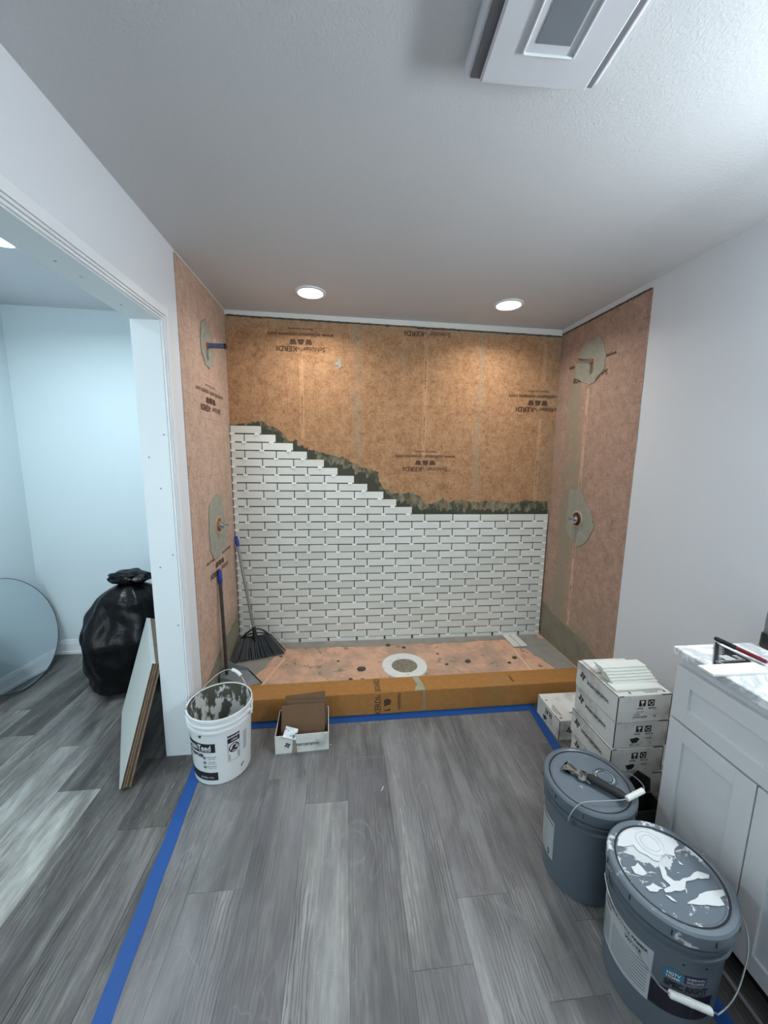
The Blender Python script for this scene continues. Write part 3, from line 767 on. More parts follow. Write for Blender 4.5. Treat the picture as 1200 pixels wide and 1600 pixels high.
# crumbs of dried mortar
CL_ = ['dark mortar crumb behind the drain, left of two', 'dark mortar crumb behind the drain, right of two', 'dark mortar lump a hand right of the drain', 'largest dark mortar lump, left of the drain', 'dark mortar crumb near the right joint line of the tray', 'small mortar crumb just right of the drain flange', 'tiny mortar crumb beside the broom bristles', 'small mortar crumb between drain and tiled wall, right side', 'small mortar crumb near the curb at the tray right', 'small mortar crumb midway between broom and drain', 'small mortar crumb near the curb left of the drain']
crumb = [(.319, 2.60, .014), (.429, 2.56, .012), (.848, 2.343, .017), (.106, 2.309, .022), (1.194, 2.357, .014), (.692, 2.323, .009), (-.449, 2.50, .008), (.66, 2.46, .008), (1.13, 2.30, .01), (-.05, 2.42, .008), (.03, 2.20, .010)]
for i, (x, y, s) in enumerate(crumb):
    bm = B(); bmesh.ops.create_icosphere(bm, subdivisions=2, radius=1)
    for v in bm.verts:
        k = 1+.5*noise.noise(v.co*1.7+Vector((i*3, 0, 0))); v.co = Vector((v.co.x*s*1.3*k, v.co.y*s*k, max(0, v.co.z*s*.55*k+s*.3)))
    o = obj('mortar_crumb', bm, 'mortar', None, CL_[i], 'mortar crumb', 'dried mortar crumbs on the shower tray', smooth=True)
    o.location = (x, y, tz(x, y)+.0002)

# two loose tiles on the tray
lt = me(bx(-.026, .026, -.1, .1, 0, .008, .0008), 'loose_tile'); lt.materials.append(M_['tile'])
for dx, lab in ((0, 'loose white tile flat on the tray, left of the pair by the right corner'), (.058, 'loose white tile flat on the tray, right of the pair by the right corner')):
    o = obj('loose_tile', lt, None, None, lab, 'tile', 'loose tiles on the tray'); o.location = (1.268+dx, 2.590, .117); o.rotation_euler = (-.01, 0, .04); o['tone'] = .7

# ================================================================== TAPE AND FILM
def strip_thing(label, pts, w0, z=.0010, name='painters_tape'):
    bm = B(); L = []; 
    for i, (x, y) in enumerate(pts):
        d = Vector((pts[min(i+1, len(pts)-1)][0]-pts[max(0, i-1)][0], pts[min(i+1, len(pts)-1)][1]-pts[max(0, i-1)][1])).normalized()
        n = Vector((-d.y, d.x))*w0/2; wv = .0012*math.sin(i*1.7)
        L.append([bm.verts.new((x+n.x+wv, y+n.y, z+.0005)), bm.verts.new((x-n.x+wv, y-n.y, z+.0005))])
    for a, b in zip(L, L[1:]): bm.faces.new((a[0], a[1], b[1], b[0]))
    r = bmesh.ops.extrude_face_region(bm, geom=bm.faces[:])
    for v in r['geom']:
        if isinstance(v, bmesh.types.BMVert): v.co.z = z-.0004
    return obj(name, bm, 'tape', None, label, 'tape')
def lerp(a, b, n): return [(a[0]+(b[0]-a[0])*i/n, a[1]+(b[1]-a[1])*i/n) for i in range(n+1)]
strip_thing('blue masking tape strip running from the white bucket towards the camera', lerp((-.738, 1.92), (-.58, -.2), 30), .052)
strip_thing('blue masking tape strip across the foot of the orange curb', lerp((-.76, 1.966), (1.16, 1.985), 40), .052, .0016)
strip_thing('blue masking tape strip down the right floor edge by the boxes', lerp((1.135, 1.985), (.99, .15), 30), .046, .0022)
bm = B(); nx, ny = 30, 40; g = []
for i in range(nx+1):
    row = []
    for j in range(ny+1):
        t = j/ny; y = 1.975+(-.4-1.975)*t; x0 = -.742+.145*t*1.05; x1 = 1.13-.145*t*1.3; x = x0+(x1-x0)*i/nx
        edge = 1 if 1 < i < nx-1 and 1 < j < ny-1 else 0
        row.append(bm.verts.new((x, y, .0009+edge*.0012*(1+noise.noise((x*5, y*2, 1))))))
    g.append(row)
for i in range(nx):
    for j in range(ny): bm.faces.new((g[i][j], g[i+1][j], g[i+1][j+1], g[i][j+1]))
obj('floor_protection_film', bm, 'film', None, 'clear plastic film taped over the middle of the plank floor', 'plastic film', smooth=True)

# ================================================================== CEILING FITTINGS
def downlight(x, y, lab, lit=True):
    z = zc(x); t = thing('recessed_light', lab, 'ceiling light', (x, y, z))
    obj('light_trim', lathe(B(), [(.070, -.004), (.072, -.009), (.080, -.010), (.088, -.006), (.089, -.0005), (.070, -.0005), (.070, -.004)], 48), 'trim', t, smooth=True)
    obj('light_diffuser', lathe(B(), [(0, -.008), (.068, -.007), (.0695, -.004), (0, -.003)], 48), 'lamp', t, smooth=True)
downlight(DOWN[0][0], DOWN[0][1], 'lit round ceiling downlight above the shower, left one')
downlight(DOWN[1][0], DOWN[1][1], 'lit round ceiling downlight above the shower, right one')
downlight(-1.545, 2.0, 'lit round ceiling downlight in the next room, cut by the frame')

fan = thing('exhaust_fan', 'square white ceiling exhaust fan with a grey centre light', 'exhaust fan', (.436, .835, zc(.436)), math.radians(-2))
hs = .162
obj('fan_frame', bx(-hs, hs, -hs, hs, -.030, -.001, .008), 'fan_plastic', fan)
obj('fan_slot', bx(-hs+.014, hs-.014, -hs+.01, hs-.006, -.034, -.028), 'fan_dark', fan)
obj('fan_panel', bx(-.128, .128, -.150, .150, -.050, -.040, .005), 'fan_plastic', fan)
bm = B()
for sx in (-.1, .1):
    for sy in (-.12, .12): box(bm, sx-.006, sx+.006, sy-.006, sy+.006, -.041, -.033)
obj('panel_clips', bm, 'fan_plastic', fan)
# bevelled lens surround
bm = B(); a, b = (.058, .075), (.0545, .0715)
for x0, x1, y0, y1 in ((-a[0], -b[0], -a[1], a[1]), (b[0], a[0], -a[1], a[1]), (-b[0], b[0], b[1], a[1]), (-b[0], b[0], -a[1], -b[1])):
    box(bm, x0, x1, y0, y1, -.0555, -.0495, .0015)
obj('lens_surround', bm, 'trim', fan)
obj('light_lens', bx(-.038, .038, -.054, .054, -.0515, -.0495, .001), 'lens_grey', fan)

# ================================================================== VANITY
FX = 1.160; VY1 = 1.087; VY0 = .03
va = thing('bathroom_vanity', 'white shaker vanity cabinet against the right wall', 'vanity', (FX, VY1, 0))
L_ = lambda x0, x1, y0, y1, z0, z1: (x0-FX, x1-FX, y0-VY1, y1-VY1, z0, z1)
VB = xr(VY1, 0)-.010
obj('cabinet_body', bx(*L_(FX, VB, VY0, VY1, .075, .848), bev=.001), 'cab', va)
obj('toe_kick', bx(*L_(FX+.03, VB, VY0+.002, VY1-.002, .001, .074)), 'toe', va)
def shaker(name, y0, y1, z0, z1, st, parent):
    bm = B(); x1 = -.001; x0 = -.019; Y0, Y1 = y0-VY1, y1-VY1
    for q in ((Y0, Y0+st, z0, z1), (Y1-st, Y1, z0, z1), (Y0+st, Y1-st, z0, z0+st), (Y0+st, Y1-st, z1-st, z1)):
        box(bm, x0, x1, q[0], q[1], q[2], q[3], .0006)
    d = obj(name, bm, 'cab', parent)
    obj('inset_panel', box(B(), x0+.009, x1, Y0+st-.002, Y1-st+.002, z0+st-.002, z1-st+.002), 'cab', d)
shaker('drawer_front', .515, VY1-.001, .634, .823, .056, va)
shaker('drawer_front', VY0, .510, .634, .823, .056, va)
shaker('door', .803, VY1-.001, .082, .626, .057, va)
shaker('door', .515, .799, .082, .626, .057, va)
shaker('door', VY0, .510, .082, .626, .057, va)
ct = obj('countertop', bx(1.140, xr(.6, .9)-.004, VY0-.01, 1.110, .8495, .88, .003), 'marble', None, 'white grey-veined marble countertop on the vanity', 'countertop')
# floor edge strip below the vanity
struct('trim_5', bx(1.120, 1.130, .05, 1.10, .0006, .008, bev=.001), 'grey_ink')

# speed square on the counter
A2, B2, C2 = Vector((1.168, .985)), Vector((1.300, .990)), Vector((1.303, 1.105))
sq = thing('speed_square', 'black triangular speed square with white scale marks on the counter', 'square', (A2.x, A2.y, .8805))
def tri(a, b, c, z0, z1):
    bm = B(); lo = [bm.verts.new((p.x-A2.x, p.y-A2.y, z0)) for p in (a, b, c)]; hi = [bm.verts.new((p.x-A2.x, p.y-A2.y, z1)) for p in (a, b, c)]
    bm.faces.new(lo); bm.faces.new(hi)
    for i in range(3): bm.faces.new((lo[i], lo[(i+1) % 3], hi[(i+1) % 3], hi[i]))
    return bm
obj('square_plate', tri(A2, B2, C2, .0005, .004), 'black', sq)
bm = B(); e = (C2-A2); n = Vector((-e.y, e.x)).normalized()
for s0, s1, z in ((0, 1, .0)
                  ,):
    p = [A2, C2, C2+n*.005, A2+n*.005]; lo = [bm.verts.new((q.x-A2.x, q.y-A2.y, 0)) for q in p]; hi = [bm.verts.new((q.x-A2.x, q.y-A2.y, .0075)) for q in p]
    bm.faces.new(lo); bm.faces.new(hi)
    for i in range(4): bm.faces.new((lo[i], lo[(i+1) % 4], hi[(i+1) % 4], hi[i]))
obj('square_fence', bm, 'black', sq)
bm = B()
for k in range(14):
    p = A2+e*(.10+.06*k)-n*.006; q = p-n*(.008 if k % 2 else .013)
    d = e.normalized()*.0011; flat_poly([(p+d)[:], (q+d)[:], (q-d)[:], (p-d)[:]], lambda u, v, o: Vector((u-A2.x, v-A2.y, .004+o)), .0004, bm)
for k in range(12):
    p = A2+(B2-A2)*(.12+.07*k)+Vector((0, .006)); 
    flat_poly([(p.x-.001, p.y), (p.x+.001, p.y), (p.x+.001, p.y+.008), (p.x-.001, p.y+.008)], lambda u, v, o: Vector((u-A2.x, v-A2.y, .004+o)), .0004, bm)
for k in range(6):
    flat_poly([(1.222, 1.002+k*.0048), (1.262-.0012*k, 1.002+k*.0048), (1.262-.0012*k, 1.0048+k*.0048), (1.222+.0005*k, 1.0048+k*.0048)], lambda u, v, o: Vector((u-A2.x, v-A2.y, .004+o)), .0004, bm)
for k in range(3):
    flat_poly([(1.272, 1.006+k*.008), (1.288, 1.006+k*.008), (1.288, 1.009+k*.008), (1.272, 1.009+k*.008)], lambda u, v, o: Vector((u-A2.x, v-A2.y, .004+o)), .0004, bm)
obj('scale_marks', bm, 'white_ink', sq)
# marker pen
p0, p1 = Vector((1.300, 1.112, .9000)), Vector((1.325, .965, .8935)); dd = (p1-p0)
mk = thing('marker_pen', 'marker with black cap and dark red barrel lying across the square', 'marker', p0[:])
obj('cap', tube(B(), [(0, 0, 0), dd*.04, dd*.42, dd*.44], [.006, .0078, .0078, .007], 14), 'black', mk, smooth=True)
obj('barrel', tube(B(), [dd*.44, dd*.47, dd*.97, dd*1.0], [.0062, .0070, .0066, .005], 14), 'maroon', mk, smooth=True)
obj('pocket_clip', tube(B(), [dd*.05+Vector((-.0075, 0, .004)), dd*.34+Vector((-.0085, 0, .004))], .0018, 6), 'black', mk)
# loose tile on the counter
o = obj('loose_tile', bx(0, .2, -.026, .026, 0, .008, .0008), 'tile', None, 'single white tile overhanging the front edge of the marble countertop', 'tile')
o.location = (1.096, .951, .8805); o['tone'] = .95
# spray bottle at the right edge
bt = thing('bottle', 'dark based bottle at the far end of the counter, cut by frame', 'bottle', (1.474, 1.062, .8803))
obj('bottle_base', lathe(B(), [(0, 0), (.035, 0), (.037, .004), (.036, .045), (.033, .050), (0, .050)], 32), 'black', bt, smooth=True)
obj('bottle_body', lathe(B(), [(0, .050), (.031, .050), (.031, .10), (.028, .15), (.015, .175), (.013, .195), (0, .195)], 32), 'clearp', bt, smooth=True)
obj('bottle_cap', lathe(B(), [(0, .195), (.016, .195), (.016, .225), (0, .226)], 24), 'black', bt, smooth=True)

# ================================================================== TILE CARTONS
def sym_glass(pl, cu, cv, s):
    """black square with white goblet"""
    k = flat_poly([(cu-s, cv-s), (cu+s, cv-s), (cu+s, cv+s), (cu-s, cv+s)], pl, .0010)
    wt = flat_poly([(cu-s*.5, cv+s*.75), (cu-s*.45, cv+s*.15), (cu-s*.1, cv-s*.15), (cu-s*.1, cv-s*.6), (cu-s*.4, cv-s*.75), (cu+s*.4, cv-s*.75), (cu+s*.1, cv-s*.6), (cu+s*.1, cv-s*.15), (cu+s*.45, cv+s*.15), (cu+s*.5, cv+s*.75)], pl, .0014)
    return k, wt
def sym_cycle(pl, cu, cv, s):
    k = flat_poly([(cu-s, cv-s), (cu+s, cv-s), (cu+s, cv+s), (cu-s, cv+s)], pl, .0010)
    wt = B()
    for q in range(3):
        a0 = q*2*PI/3+.2; pts = [(cu+s*.72*math.cos(a0+t*.4), cv+s*.72*math.sin(a0+t*.4)) for t in range(5)]+[(cu+s*.42*math.cos(a0+t*.4), cv+s*.42*math.sin(a0+t*.4)) for t in range(4, -1, -1)]
        flat_poly(pts, pl, .0014, wt)
    return k, wt
def rosette(pl, cu, cv, s):
    bm = B()
    for q in range(4):
        a = q*PI/2+.4
        for rr in (.35, .62, .9):
            c = (cu+s*rr*math.cos(a), cv+s*rr*math.sin(a)); d = Vector((math.cos(a+PI/2+.5), math.sin(a+PI/2+.5)))*s*.42; n = Vector((-d.y, d.x))*.22
            flat_poly([(c[0]+d.x+n.x, c[1]+d.y+n.y), (c[0]-d.x+n.x, c[1]-d.y+n.y), (c[0]-d.x-n.x, c[1]-d.y-n.y), (c[0]+d.x-n.x, c[1]+d.y-n.y)], pl, .0010, bm)
    return bm
CW, CL, CH = .232, .262, .118      # short side, long side, height
def carton(label, loc, rotz, variant, group='closed tile cartons stacked by the vanity'):
    """short printed side faces -y, long logo side faces -x; origin at base corner (-x,-y)"""
    t = thing('tile_carton', label, 'box', loc, rotz, group)
    obj('carton_body', bx(0, CW, 0, CL, .0005, CH-.0005, .0015), 'carton', t)
    # dark folded edges
    bm = B()
    for a in ((-.0006, .0022, -.0006, .0022, .004, CH-.003), (CW-.0022, CW+.0006, -.0006, .0022, .004, CH-.003)): box(bm, *a)
    box(bm, .004, CW*.10, -.0006, .001, CH-.004, CH-.001); box(bm, -.0006, .001, .004, CL-.004, CH-.004, CH-.0015); box(bm, CW*.80, CW-.004, -.0006, .001, CH-.0045, CH-.001)
    obj('carton_edge', bm, 'card_dark', t, label='dark crease lines of the folded flaps')
    Pfr = lambda u, v, o: Vector((u, -o, v)); Psd = lambda u, v, o: Vector((-o, CL-u, v)); Ptp = lambda u, v, o: Vector((u, v, CH+o))
    s = .014; k1, w1 = sym_glass(Pfr, .105, .083, s); k2, w2 = sym_cycle(Pfr, .143, .083, s)
    bl = [k1, k2, rosette(Psd, .045, .068, .018), letters('interceramic', .030, Psd, .145, .060, 0, bold=.012, width=.135, off=.001)]
    bl.append(letters('FRAGIL', .009, Pfr, .098, .060, 0, bold=.02)); bl.append(letters('RECICLE', .009, Pfr, .150, .060, 0, bold=.02))
    if variant == 0:
        bl += [letters('2.0 x 8.0', .009, Pfr, .098, .045, 0), letters('24 PCS', .009, Pfr, .085, .034, 0, bold=.02), letters('WHITE GLOSS', .010, Pfr, .100, .022, 0, bold=.02), letters('1A', .010, Pfr, .165, .024, 0, bold=.02)]
    else:
        bl += [flat_poly([(.068, .040), (.100, .046), (.112, .038), (.100, .022), (.080, .020)], Pfr, .001), letters('WHITE', .009, Pfr, .150, .040, 0, bold=.02), letters('TILE 2 x 8', .010, Pfr, .090, .012, 0, bold=.02), letters('1A', .010, Pfr, .160, .018, 0)]
    bl += [letters('ESTE LADO ARRIBA', .010, Ptp, .150, .030, 0, bold=.02), letters('THIS SIDE UP', .010, Ptp, .150, .015, 0, bold=.02), flat_poly([(.055, .012), (.060, .030), (.065, .012)], Ptp, .001), flat_poly([(.205, .012), (.210, .030), (.215, .012)], Ptp, .001)]
    obj('printed_mark', merge(*bl), 'ink', t)
    obj('printed_symbol', merge(w1, w2), 'carton', t)
    return t
names = ['lowest tile carton of the stack, hidden behind the grey buckets', 'tile carton fourth from the top of the stack, mostly behind the bucket', 'tile carton third from the top of the stack by the vanity', 'tile carton second from the top of the stack by the vanity', 'topmost tile carton of the stack, with tiles lying on it']
offs = [(0, 0, .01), (.004, .003, -.012), (-.004, .0, .008), (.003, .003, -.006), (-.003, -.004, .006)]
for i in range(5):
    carton(names[i], (1.074+offs[i][0], 1.246+offs[i][1], i*.1195), offs[i][2], 0 if i == 4 else 1)
SB = carton('single tile carton on the floor between the curb and the stack', (1.385, 1.700, .0), math.radians(-90), 1, 'tile cartons standing on the floor')
SB.location = (1.149, 1.712+CW, 0)
Pnear = lambda u, v, o: Vector((CW+o, u, v)); Ptp2 = lambda u, v, o: Vector((CW-v, u, CH+o))
obj('printed_mark', merge(rosette(Pnear, .060, .060, .018), letters('interceramic', .030, Pnear, .160, .052, 0, bold=.012, width=.135, off=.001), letters('interceramic', .026, Ptp2, .15, .055, PI, bold=.012, width=.12, off=.001), rosette(Ptp2, .23, .055, .014)), 'ink', SB, kind='stuff')
# tiles on top of the stack: one flat, the others fanned like a pack
ztop = 4*.1195+CH+.0015
tm = me(bx(-.1, .1, -.026, .026, 0, .008, .0008), 'loose_tile'); tm.materials.append(M_['tile'])
o = obj('loose_tile', tm, None, None, 'white tile lying flat at the front of the topmost carton', 'tile'); o.location = (1.178, 1.295, ztop); o['tone'] = .6
ORD = ['bottom tile of the fanned pile on the topmost carton', 'second tile from the bottom of the fanned pile', 'third tile from the bottom of the fanned pile', 'third tile from the top of the fanned pile', 'second tile from the top of the fanned pile', 'top tile of the fanned pile on the topmost carton']
for i in range(6):
    o = obj('loose_tile', tm, None, None, 'white '+ORD[i], 'tile', 'fanned pile of tiles on the topmost carton')
    o.location = (1.192-.0045*i+random.uniform(-.002, .002), 1.332+.0085*i, ztop+.0045+.0088*i); o.rotation_euler = (-.10+.01*i, 0, random.uniform(-.02, .02)); o['tone'] = .6+.05*i
o = obj('backing_card', bx(0, .17, 0, .10, 0, .003), 'carton', None, 'cream card sheet under the fanned tiles on the topmost carton', 'card'); o.location = (1.088, 1.400, ztop)
# dark opened carton in front of the stack, against the vanity
t = thing('open_carton', 'dark grey opened carton with a raised flap behind the grey buckets', 'box', (1.115, 1.145, 0))
bm = B(); 
for q in ((0, .13, 0, .003, .001, .17), (0, .13, .075, .078, .001, .17), (0, .003, .003, .075, .001, .17), (.127, .13, .003, .075, .001, .17), (.003, .127, .003, .075, .001, .004)): box(bm, *q)
obj('carton_body', bm, 'card_dark', t)
bm = slab([(0, .17), (.02, .215), (.075, .262), (.13, .225), (.13, .17)], lambda u, v, o: Vector((u, .082-o+(v-.17)*.12, v)), .003)
obj('flap', bm, 'black', t)

# ================================================================== OPEN CARTON WITH CARDBOARD (left)
oc = thing('open_carton', 'white open tile carton full of brown cardboard by the curb', 'box', (-.359, 1.748, 0), math.radians(2.5))
W, DP, H = .272, .205, .100
bm = B()
for q in ((0, W, 0, .004, .001, H), (0, W, DP-.004, DP, .001, H), (0, .004, .004, DP-.004, .001, H), (W-.004, W, .004, DP-.004, .001, H)): box(bm, *q)
obj('carton_body', bm, 'carton', oc)
bm = B(); box(bm, .004, W-.004, .004, DP-.004, .001, .004)
for q in ((.0042, W-.0042, .0042, .0055, .004, H-.001), (.0042, W-.0042, DP-.0055, DP-.0042, .004, H-.001), (.0042, .0055, .0055, DP-.0055, .004, H-.001), (W-.0055, W-.0042, .0055, DP-.0055, .004, H-.001)): box(bm, *q)
obj('carton_lining', bm, 'kraft_dark', oc, label='brown kraft inside of the carton')
bm = B()
for i in range(20): box(bm, .006+i*.013, .012+i*.013, -.001, .0045, H-.002, H+.0015)
obj('perforated_rim', bm, 'carton', oc)
Pfr = lambda u, v, o: Vector((u, -o, v))
obj('printed_mark', merge(rosette(Pfr, .062, .048, .014), letters('interceramic', .030, Pfr, .155, .047, 0, bold=.012, width=.135, off=.001)), 'ink', oc)
obj('packing_tape', slab([(.082, .004), (.110, .002), (.106, .05), (.100, .104), (.088, .104), (.090, .05)], Pfr, .0008, .0012), plain('brown_packing_tape', (150, 138, 124), .3, var=.15), oc, label='torn brown packing tape')
def sheet_obj(label, w, h, loc, rot):
    o = obj('cardboard_sheet', bx(0, w, -.002, .002, 0, h, .0006), 'kraft', None, label, 'cardboard', 'brown cardboard sheets in the open carton'); o.location = loc; o.rotation_euler = rot
sheet_obj('front brown cardboard sheet leaning in the open carton', .225, .205, (-.335, 1.775, .010), (math.radians(-22), 0, math.radians(2)))
sheet_obj('middle brown cardboard sheet leaning in the open carton', .215, .215, (-.318, 1.795, .012), (math.radians(-24), math.radians(2), math.radians(1)))
sheet_obj('rear brown cardboard sheet leaning in the open carton', .215, .225, (-.312, 1.815, .012), (math.radians(-25), math.radians(-3), math.radians(3)))
bm = B(); bmesh.ops.create_grid(bm, x_segments=6, y_segments=6, size=.5)
for v in bm.verts:
    x, y = v.co.x*.065, v.co.y*.05; v.co = Vector((x, y, .006*noise.noise((x*60, y*60, 2))+.018*(x*18)**2*.5))
r = bmesh.ops.extrude_face_region(bm, geom=bm.faces[:])
for v in r['geom']:
    if isinstance(v, bmesh.types.BMVert): v.co.z += .003
o = obj('spacer_packet', bm, 'packet', None, 'small crumpled white and teal packet at the carton front edge', 'packet', smooth=True); o.location = (-.282, 1.762, .108); o.rotation_euler = (math.radians(55), math.radians(20), 0)

# ================================================================== BUCKETS
def wire_bail(r_, z_piv, dirv, pts_fn, n=26): pass
def curved(cu_r):  # place on cylinder of slightly tapering radius
    return None
def pail_profile(rb, rt, h, t=.0028):
    return [(0, 0), (rb-.006, 0), (rb, .006), (rb+(rt-rb)*.80, h*.80), (rb+(rt-rb)*.80+.008, h*.805), (rb+(rt-rb)*.8+.008, h*.825), (rb+(rt-rb)*.83, h*.83),
            (rb+(rt-rb)*.86, h*.875), (rb+(rt-rb)*.86+.008, h*.88), (rb+(rt-rb)*.86+.009, h*.90), (rb+(rt-rb)*.9, h*.905), (rt-.002, h*.945), (rt+.004, h*.95), (rt+.006, h*.975), (rt+.004, h)]
def bail_arc(px, py, pz, qx, qy, qz, drop, up, n=24):
    """wire from pivot p to pivot q bowing by vector (drop) at its middle"""
    pts = []
    for i in range(n+1):
        t = i/n; k = math.sin(PI*t)
        pts.append(Vector((px+(qx-px)*t, py+(qy-py)*t, pz+(qz-pz)*t))+Vector(drop)*(k**.75))
    return pts
# -- white joint compound bucket
WB = thing('bucket', 'open white joint compound bucket smeared with mortar, by the door jamb', 'bucket', (-.603, 1.715, 0))
Hh, rb, rt_ = .345, .127, .143
obj('bucket_body', lathe(B(), pail_profile(rb, rt_, Hh)+[(rt_-.001, Hh), (rt_-.002, Hh-.004)], 72), 'wpail', WB, smooth=30)
obj('bucket_inside', lathe(B(), [(rt_-.002, Hh-.003), (rt_-.006, Hh*.8), (rb-.006, .010), (0, .010)], 72), 'wpail_in', WB, smooth=30, label='mortar streaked inner wall')
def on_cyl(rb, rt, h):
    def pl(u, v, o):   # u = arc length measured at mean radius -> angle, v = height
        r = rb+(rt-rb)*min(v/h, 1)+o; a = u/((rb+rt)/2)
        return Vector((r*math.cos(a), r*math.sin(a), v))
    return pl
def wrap_rect(pl, u0, u1, v0, v1, off, nu=24, nv=4, bm=None):
    bm = bm or B(); g = [[bm.verts.new(pl(u0+(u1-u0)*i/nu, v0+(v1-v0)*j/nv, off)) for j in range(nv+1)] for i in range(nu+1)]
    for i in range(nu):
        for j in range(nv): bm.faces.new((g[i][j], g[i+1][j], g[i+1][j+1], g[i][j+1]))
    return bm
pw = on_cyl(rb, rt_, Hh); rm = (rb+rt_)/2; ang = lambda d: math.radians(d)*rm
obj('label_band', wrap_rect(pw, ang(-180), ang(-84), .178, .224, .0006), 'ink', WB, label='upper black printed band')
obj('label_band', wrap_rect(pw, ang(-180), ang(-82), .030, .072, .0006), 'ink', WB, label='lower black printed band')
obj('printed_mark', merge(letters('CertainTeed', .038, pw, ang(-126), .201, 0, bold=.02, width=.160, off=.0012), letters('SAINT-GOBAIN', .008, pw, ang(-104), .184, 0, off=.0012), letters('4.5 GAL / 17 L', .011, pw, ang(-104), .045, 0, bold=.02, off=.0012)), 'white_ink', WB, label='white lettering on the black bands')
bl = [letters('ALL PURPOSE', .022, pw, ang(-134), .160, 0, bold=.05, width=.125, off=.0008), letters('Joint Compound', .010, pw, ang(-150), .140, 0, bold=.02, off=.0008)]
for k, z in enumerate((.150, .125, .102)):
    c = ang(-106); bl += [flat_poly([(c+r_*math.cos(a_), z+r_*math.sin(a_)) for a_, r_ in ((q*PI/8, .009), ((q+1)*PI/8, .009), ((q+1)*PI/8, .0078), (q*PI/8, .0078))], pw, .0008) for q in range(16)]
    bl.append(flat_poly([(c-.005, z-.003), (c+.001, z-.006), (c+.005, z+.002), (c-.001, z+.005)], pw, .0008))
    bl += [letters(('Ready mixed', 'Low dust', 'Easy sanding')[k], .008, pw, ang(-92), z+.004, 0, bold=.01, off=.0008), letters(('lightweight', 'smooth finish', 'interior use')[k], .007, pw, ang(-92), z-.006, 0, off=.0008)]
obj('printed_mark', merge(*bl), 'ink', WB)
# warning panel with seated child over pail pictogram (plain)
u0, u1 = ang(-62), ang(-38)
fr = merge(wrap_rect(pw, u0, u1, .205, .245, .0006, 8), wrap_rect(pw, u0, u0+.0015, .11, .205, .0006, 2), wrap_rect(pw, u1-.0015, u1, .11, .205, .0006, 2), wrap_rect(pw, u0, u1, .110, .1115, .0006, 8))
cc = (u0+u1)/2
bmr = B(); N = 24
for k in range(N):
    a, b = 2*PI*k/N, 2*PI*(k+1)/N
    flat_poly([(cc+.024*math.cos(a), .176+.024*math.sin(a)), (cc+.024*math.cos(b), .176+.024*math.sin(b)), (cc+.019*math.cos(b), .176+.019*math.sin(b)), (cc+.019*math.cos(a), .176+.019*math.sin(a))], pw, .0008, bmr)
flat_poly([(cc-.016, .164), (cc+.010, .160), (cc+.016, .168), (cc-.010, .174)], pw, .0008, bmr); flat_poly([(cc-.012, .176), (cc+.004, .172), (cc+.012, .184), (cc-.002, .190)], pw, .0008, bmr)
flat_poly([(cc+.012, .19), (cc+.017, .186), (cc-.010, .160), (cc-.015, .164)], pw, .0009, bmr)
for k in range(6): flat_poly([(u0+.004, .145-.0052*k), (u1-.004, .145-.0052*k), (u1-.004, .1425-.0052*k), (u0+.004, .1425-.0052*k)], pw, .0008, bmr)
obj('warning_label', merge(fr, bmr), 'ink', WB)
obj('warning_heading', merge(letters('WARNING', .013, pw, cc+.003, .233, 0, bold=.03, off=.0012), letters('AVISO', .011, pw, cc+.003, .216, 0, bold=.03, off=.0012)), 'white_ink', WB)
bl = B()
for k in range(11): flat_poly([(ang(-30), .225-.009*k), (ang(-20), .225-.009*k), (ang(-20), .221-.009*k), (ang(-30), .221-.009*k)], pw, .0008, bl)
obj('fine_print', bl, 'grey_ink', WB)
obj('mortar_drip', slab([(ang(-112)-.008, .262), (ang(-112)+.009, .266), (ang(-112)+.004, .252), (ang(-112)-.004, .250)], pw, .001), 'mortar', WB)
obj('mortar_drip', slab([(ang(-33)-.008, .052), (ang(-33)+.012, .066), (ang(-33)+.010, .058), (ang(-33)-.004, .046)], pw, .001), 'mortar', WB)
# bail: pivots left and right, stands up and leans back
a1, a2 = math.radians(185), math.radians(-10); zp = .300; rp = .152
p, q = Vector((rp*math.cos(a1), rp*math.sin(a1), zp)), Vector((rp*math.cos(a2), rp*math.sin(a2), zp))
pts = bail_arc(*p, *q, (.02, .125, .140), 0)
obj('bail_wire', tube(B(), pts, .0019, 8), 'wire', WB, smooth=True)
obj('bail_grip', tube(B(), pts[13:18], .0085, 14), 'grip', WB, smooth=True)
bm = B()
for v in (p, q): lathe(bm, [(0, zp-.010), (.007, zp-.010), (.007, zp+.010), (0, zp+.010)], 12, v.x, v.y)
obj('bail_ear', bm, 'wpail', WB)

# -- grey lidded buckets
def grey_bucket(label, loc, lidmat, rimmat):
    t = thing('bucket', label, 'bucket', loc); Hh, rb, rt = .362, .130, .140
    obj('bucket_body', lathe(B(), pail_profile(rb, rt, Hh), 72), 'grey_pail', t, smooth=30)
    obj('lid_rim', lathe(B(), [(rt-.008, .3635), (rt+.009, .3635-.028), (rt+.011, .345), (rt+.0105, .372), (rt+.006, .378), (rt-.004, .379), (rt-.008, .376)], 72), rimmat, t, smooth=30)
    obj('lid_gasket', lathe(B(), [(rt-.0135, .3745), (rt-.008, .3755), (rt-.008, .372), (rt-.0135, .372)], 72), 'grey_groove', t)
    lid = obj('lid', lathe(B(), [(0, .3705), (rt-.02, .3705), (rt-.016, .3745), (rt-.0135, .3745), (rt-.012, .365), (0, .365)], 72), lidmat, t, smooth=30)
    bm = B()
    for k in range(10):
        a = 2*PI*k/10+.25; c, s = math.cos(a), math.sin(a); r = rt+.0112
        hexa(bm, [Vector((c*(r+dr)-s*du, s*(r+dr)+c*du, z)) for z in (.350, .366) for dr, du in ((0, -.0014), (.0012, -.0014), (.0012, .0014), (0, .0014))])
    obj('lid_slit', bm, 'grey_groove', t)
    return t, on_cyl(rb, rt, Hh)
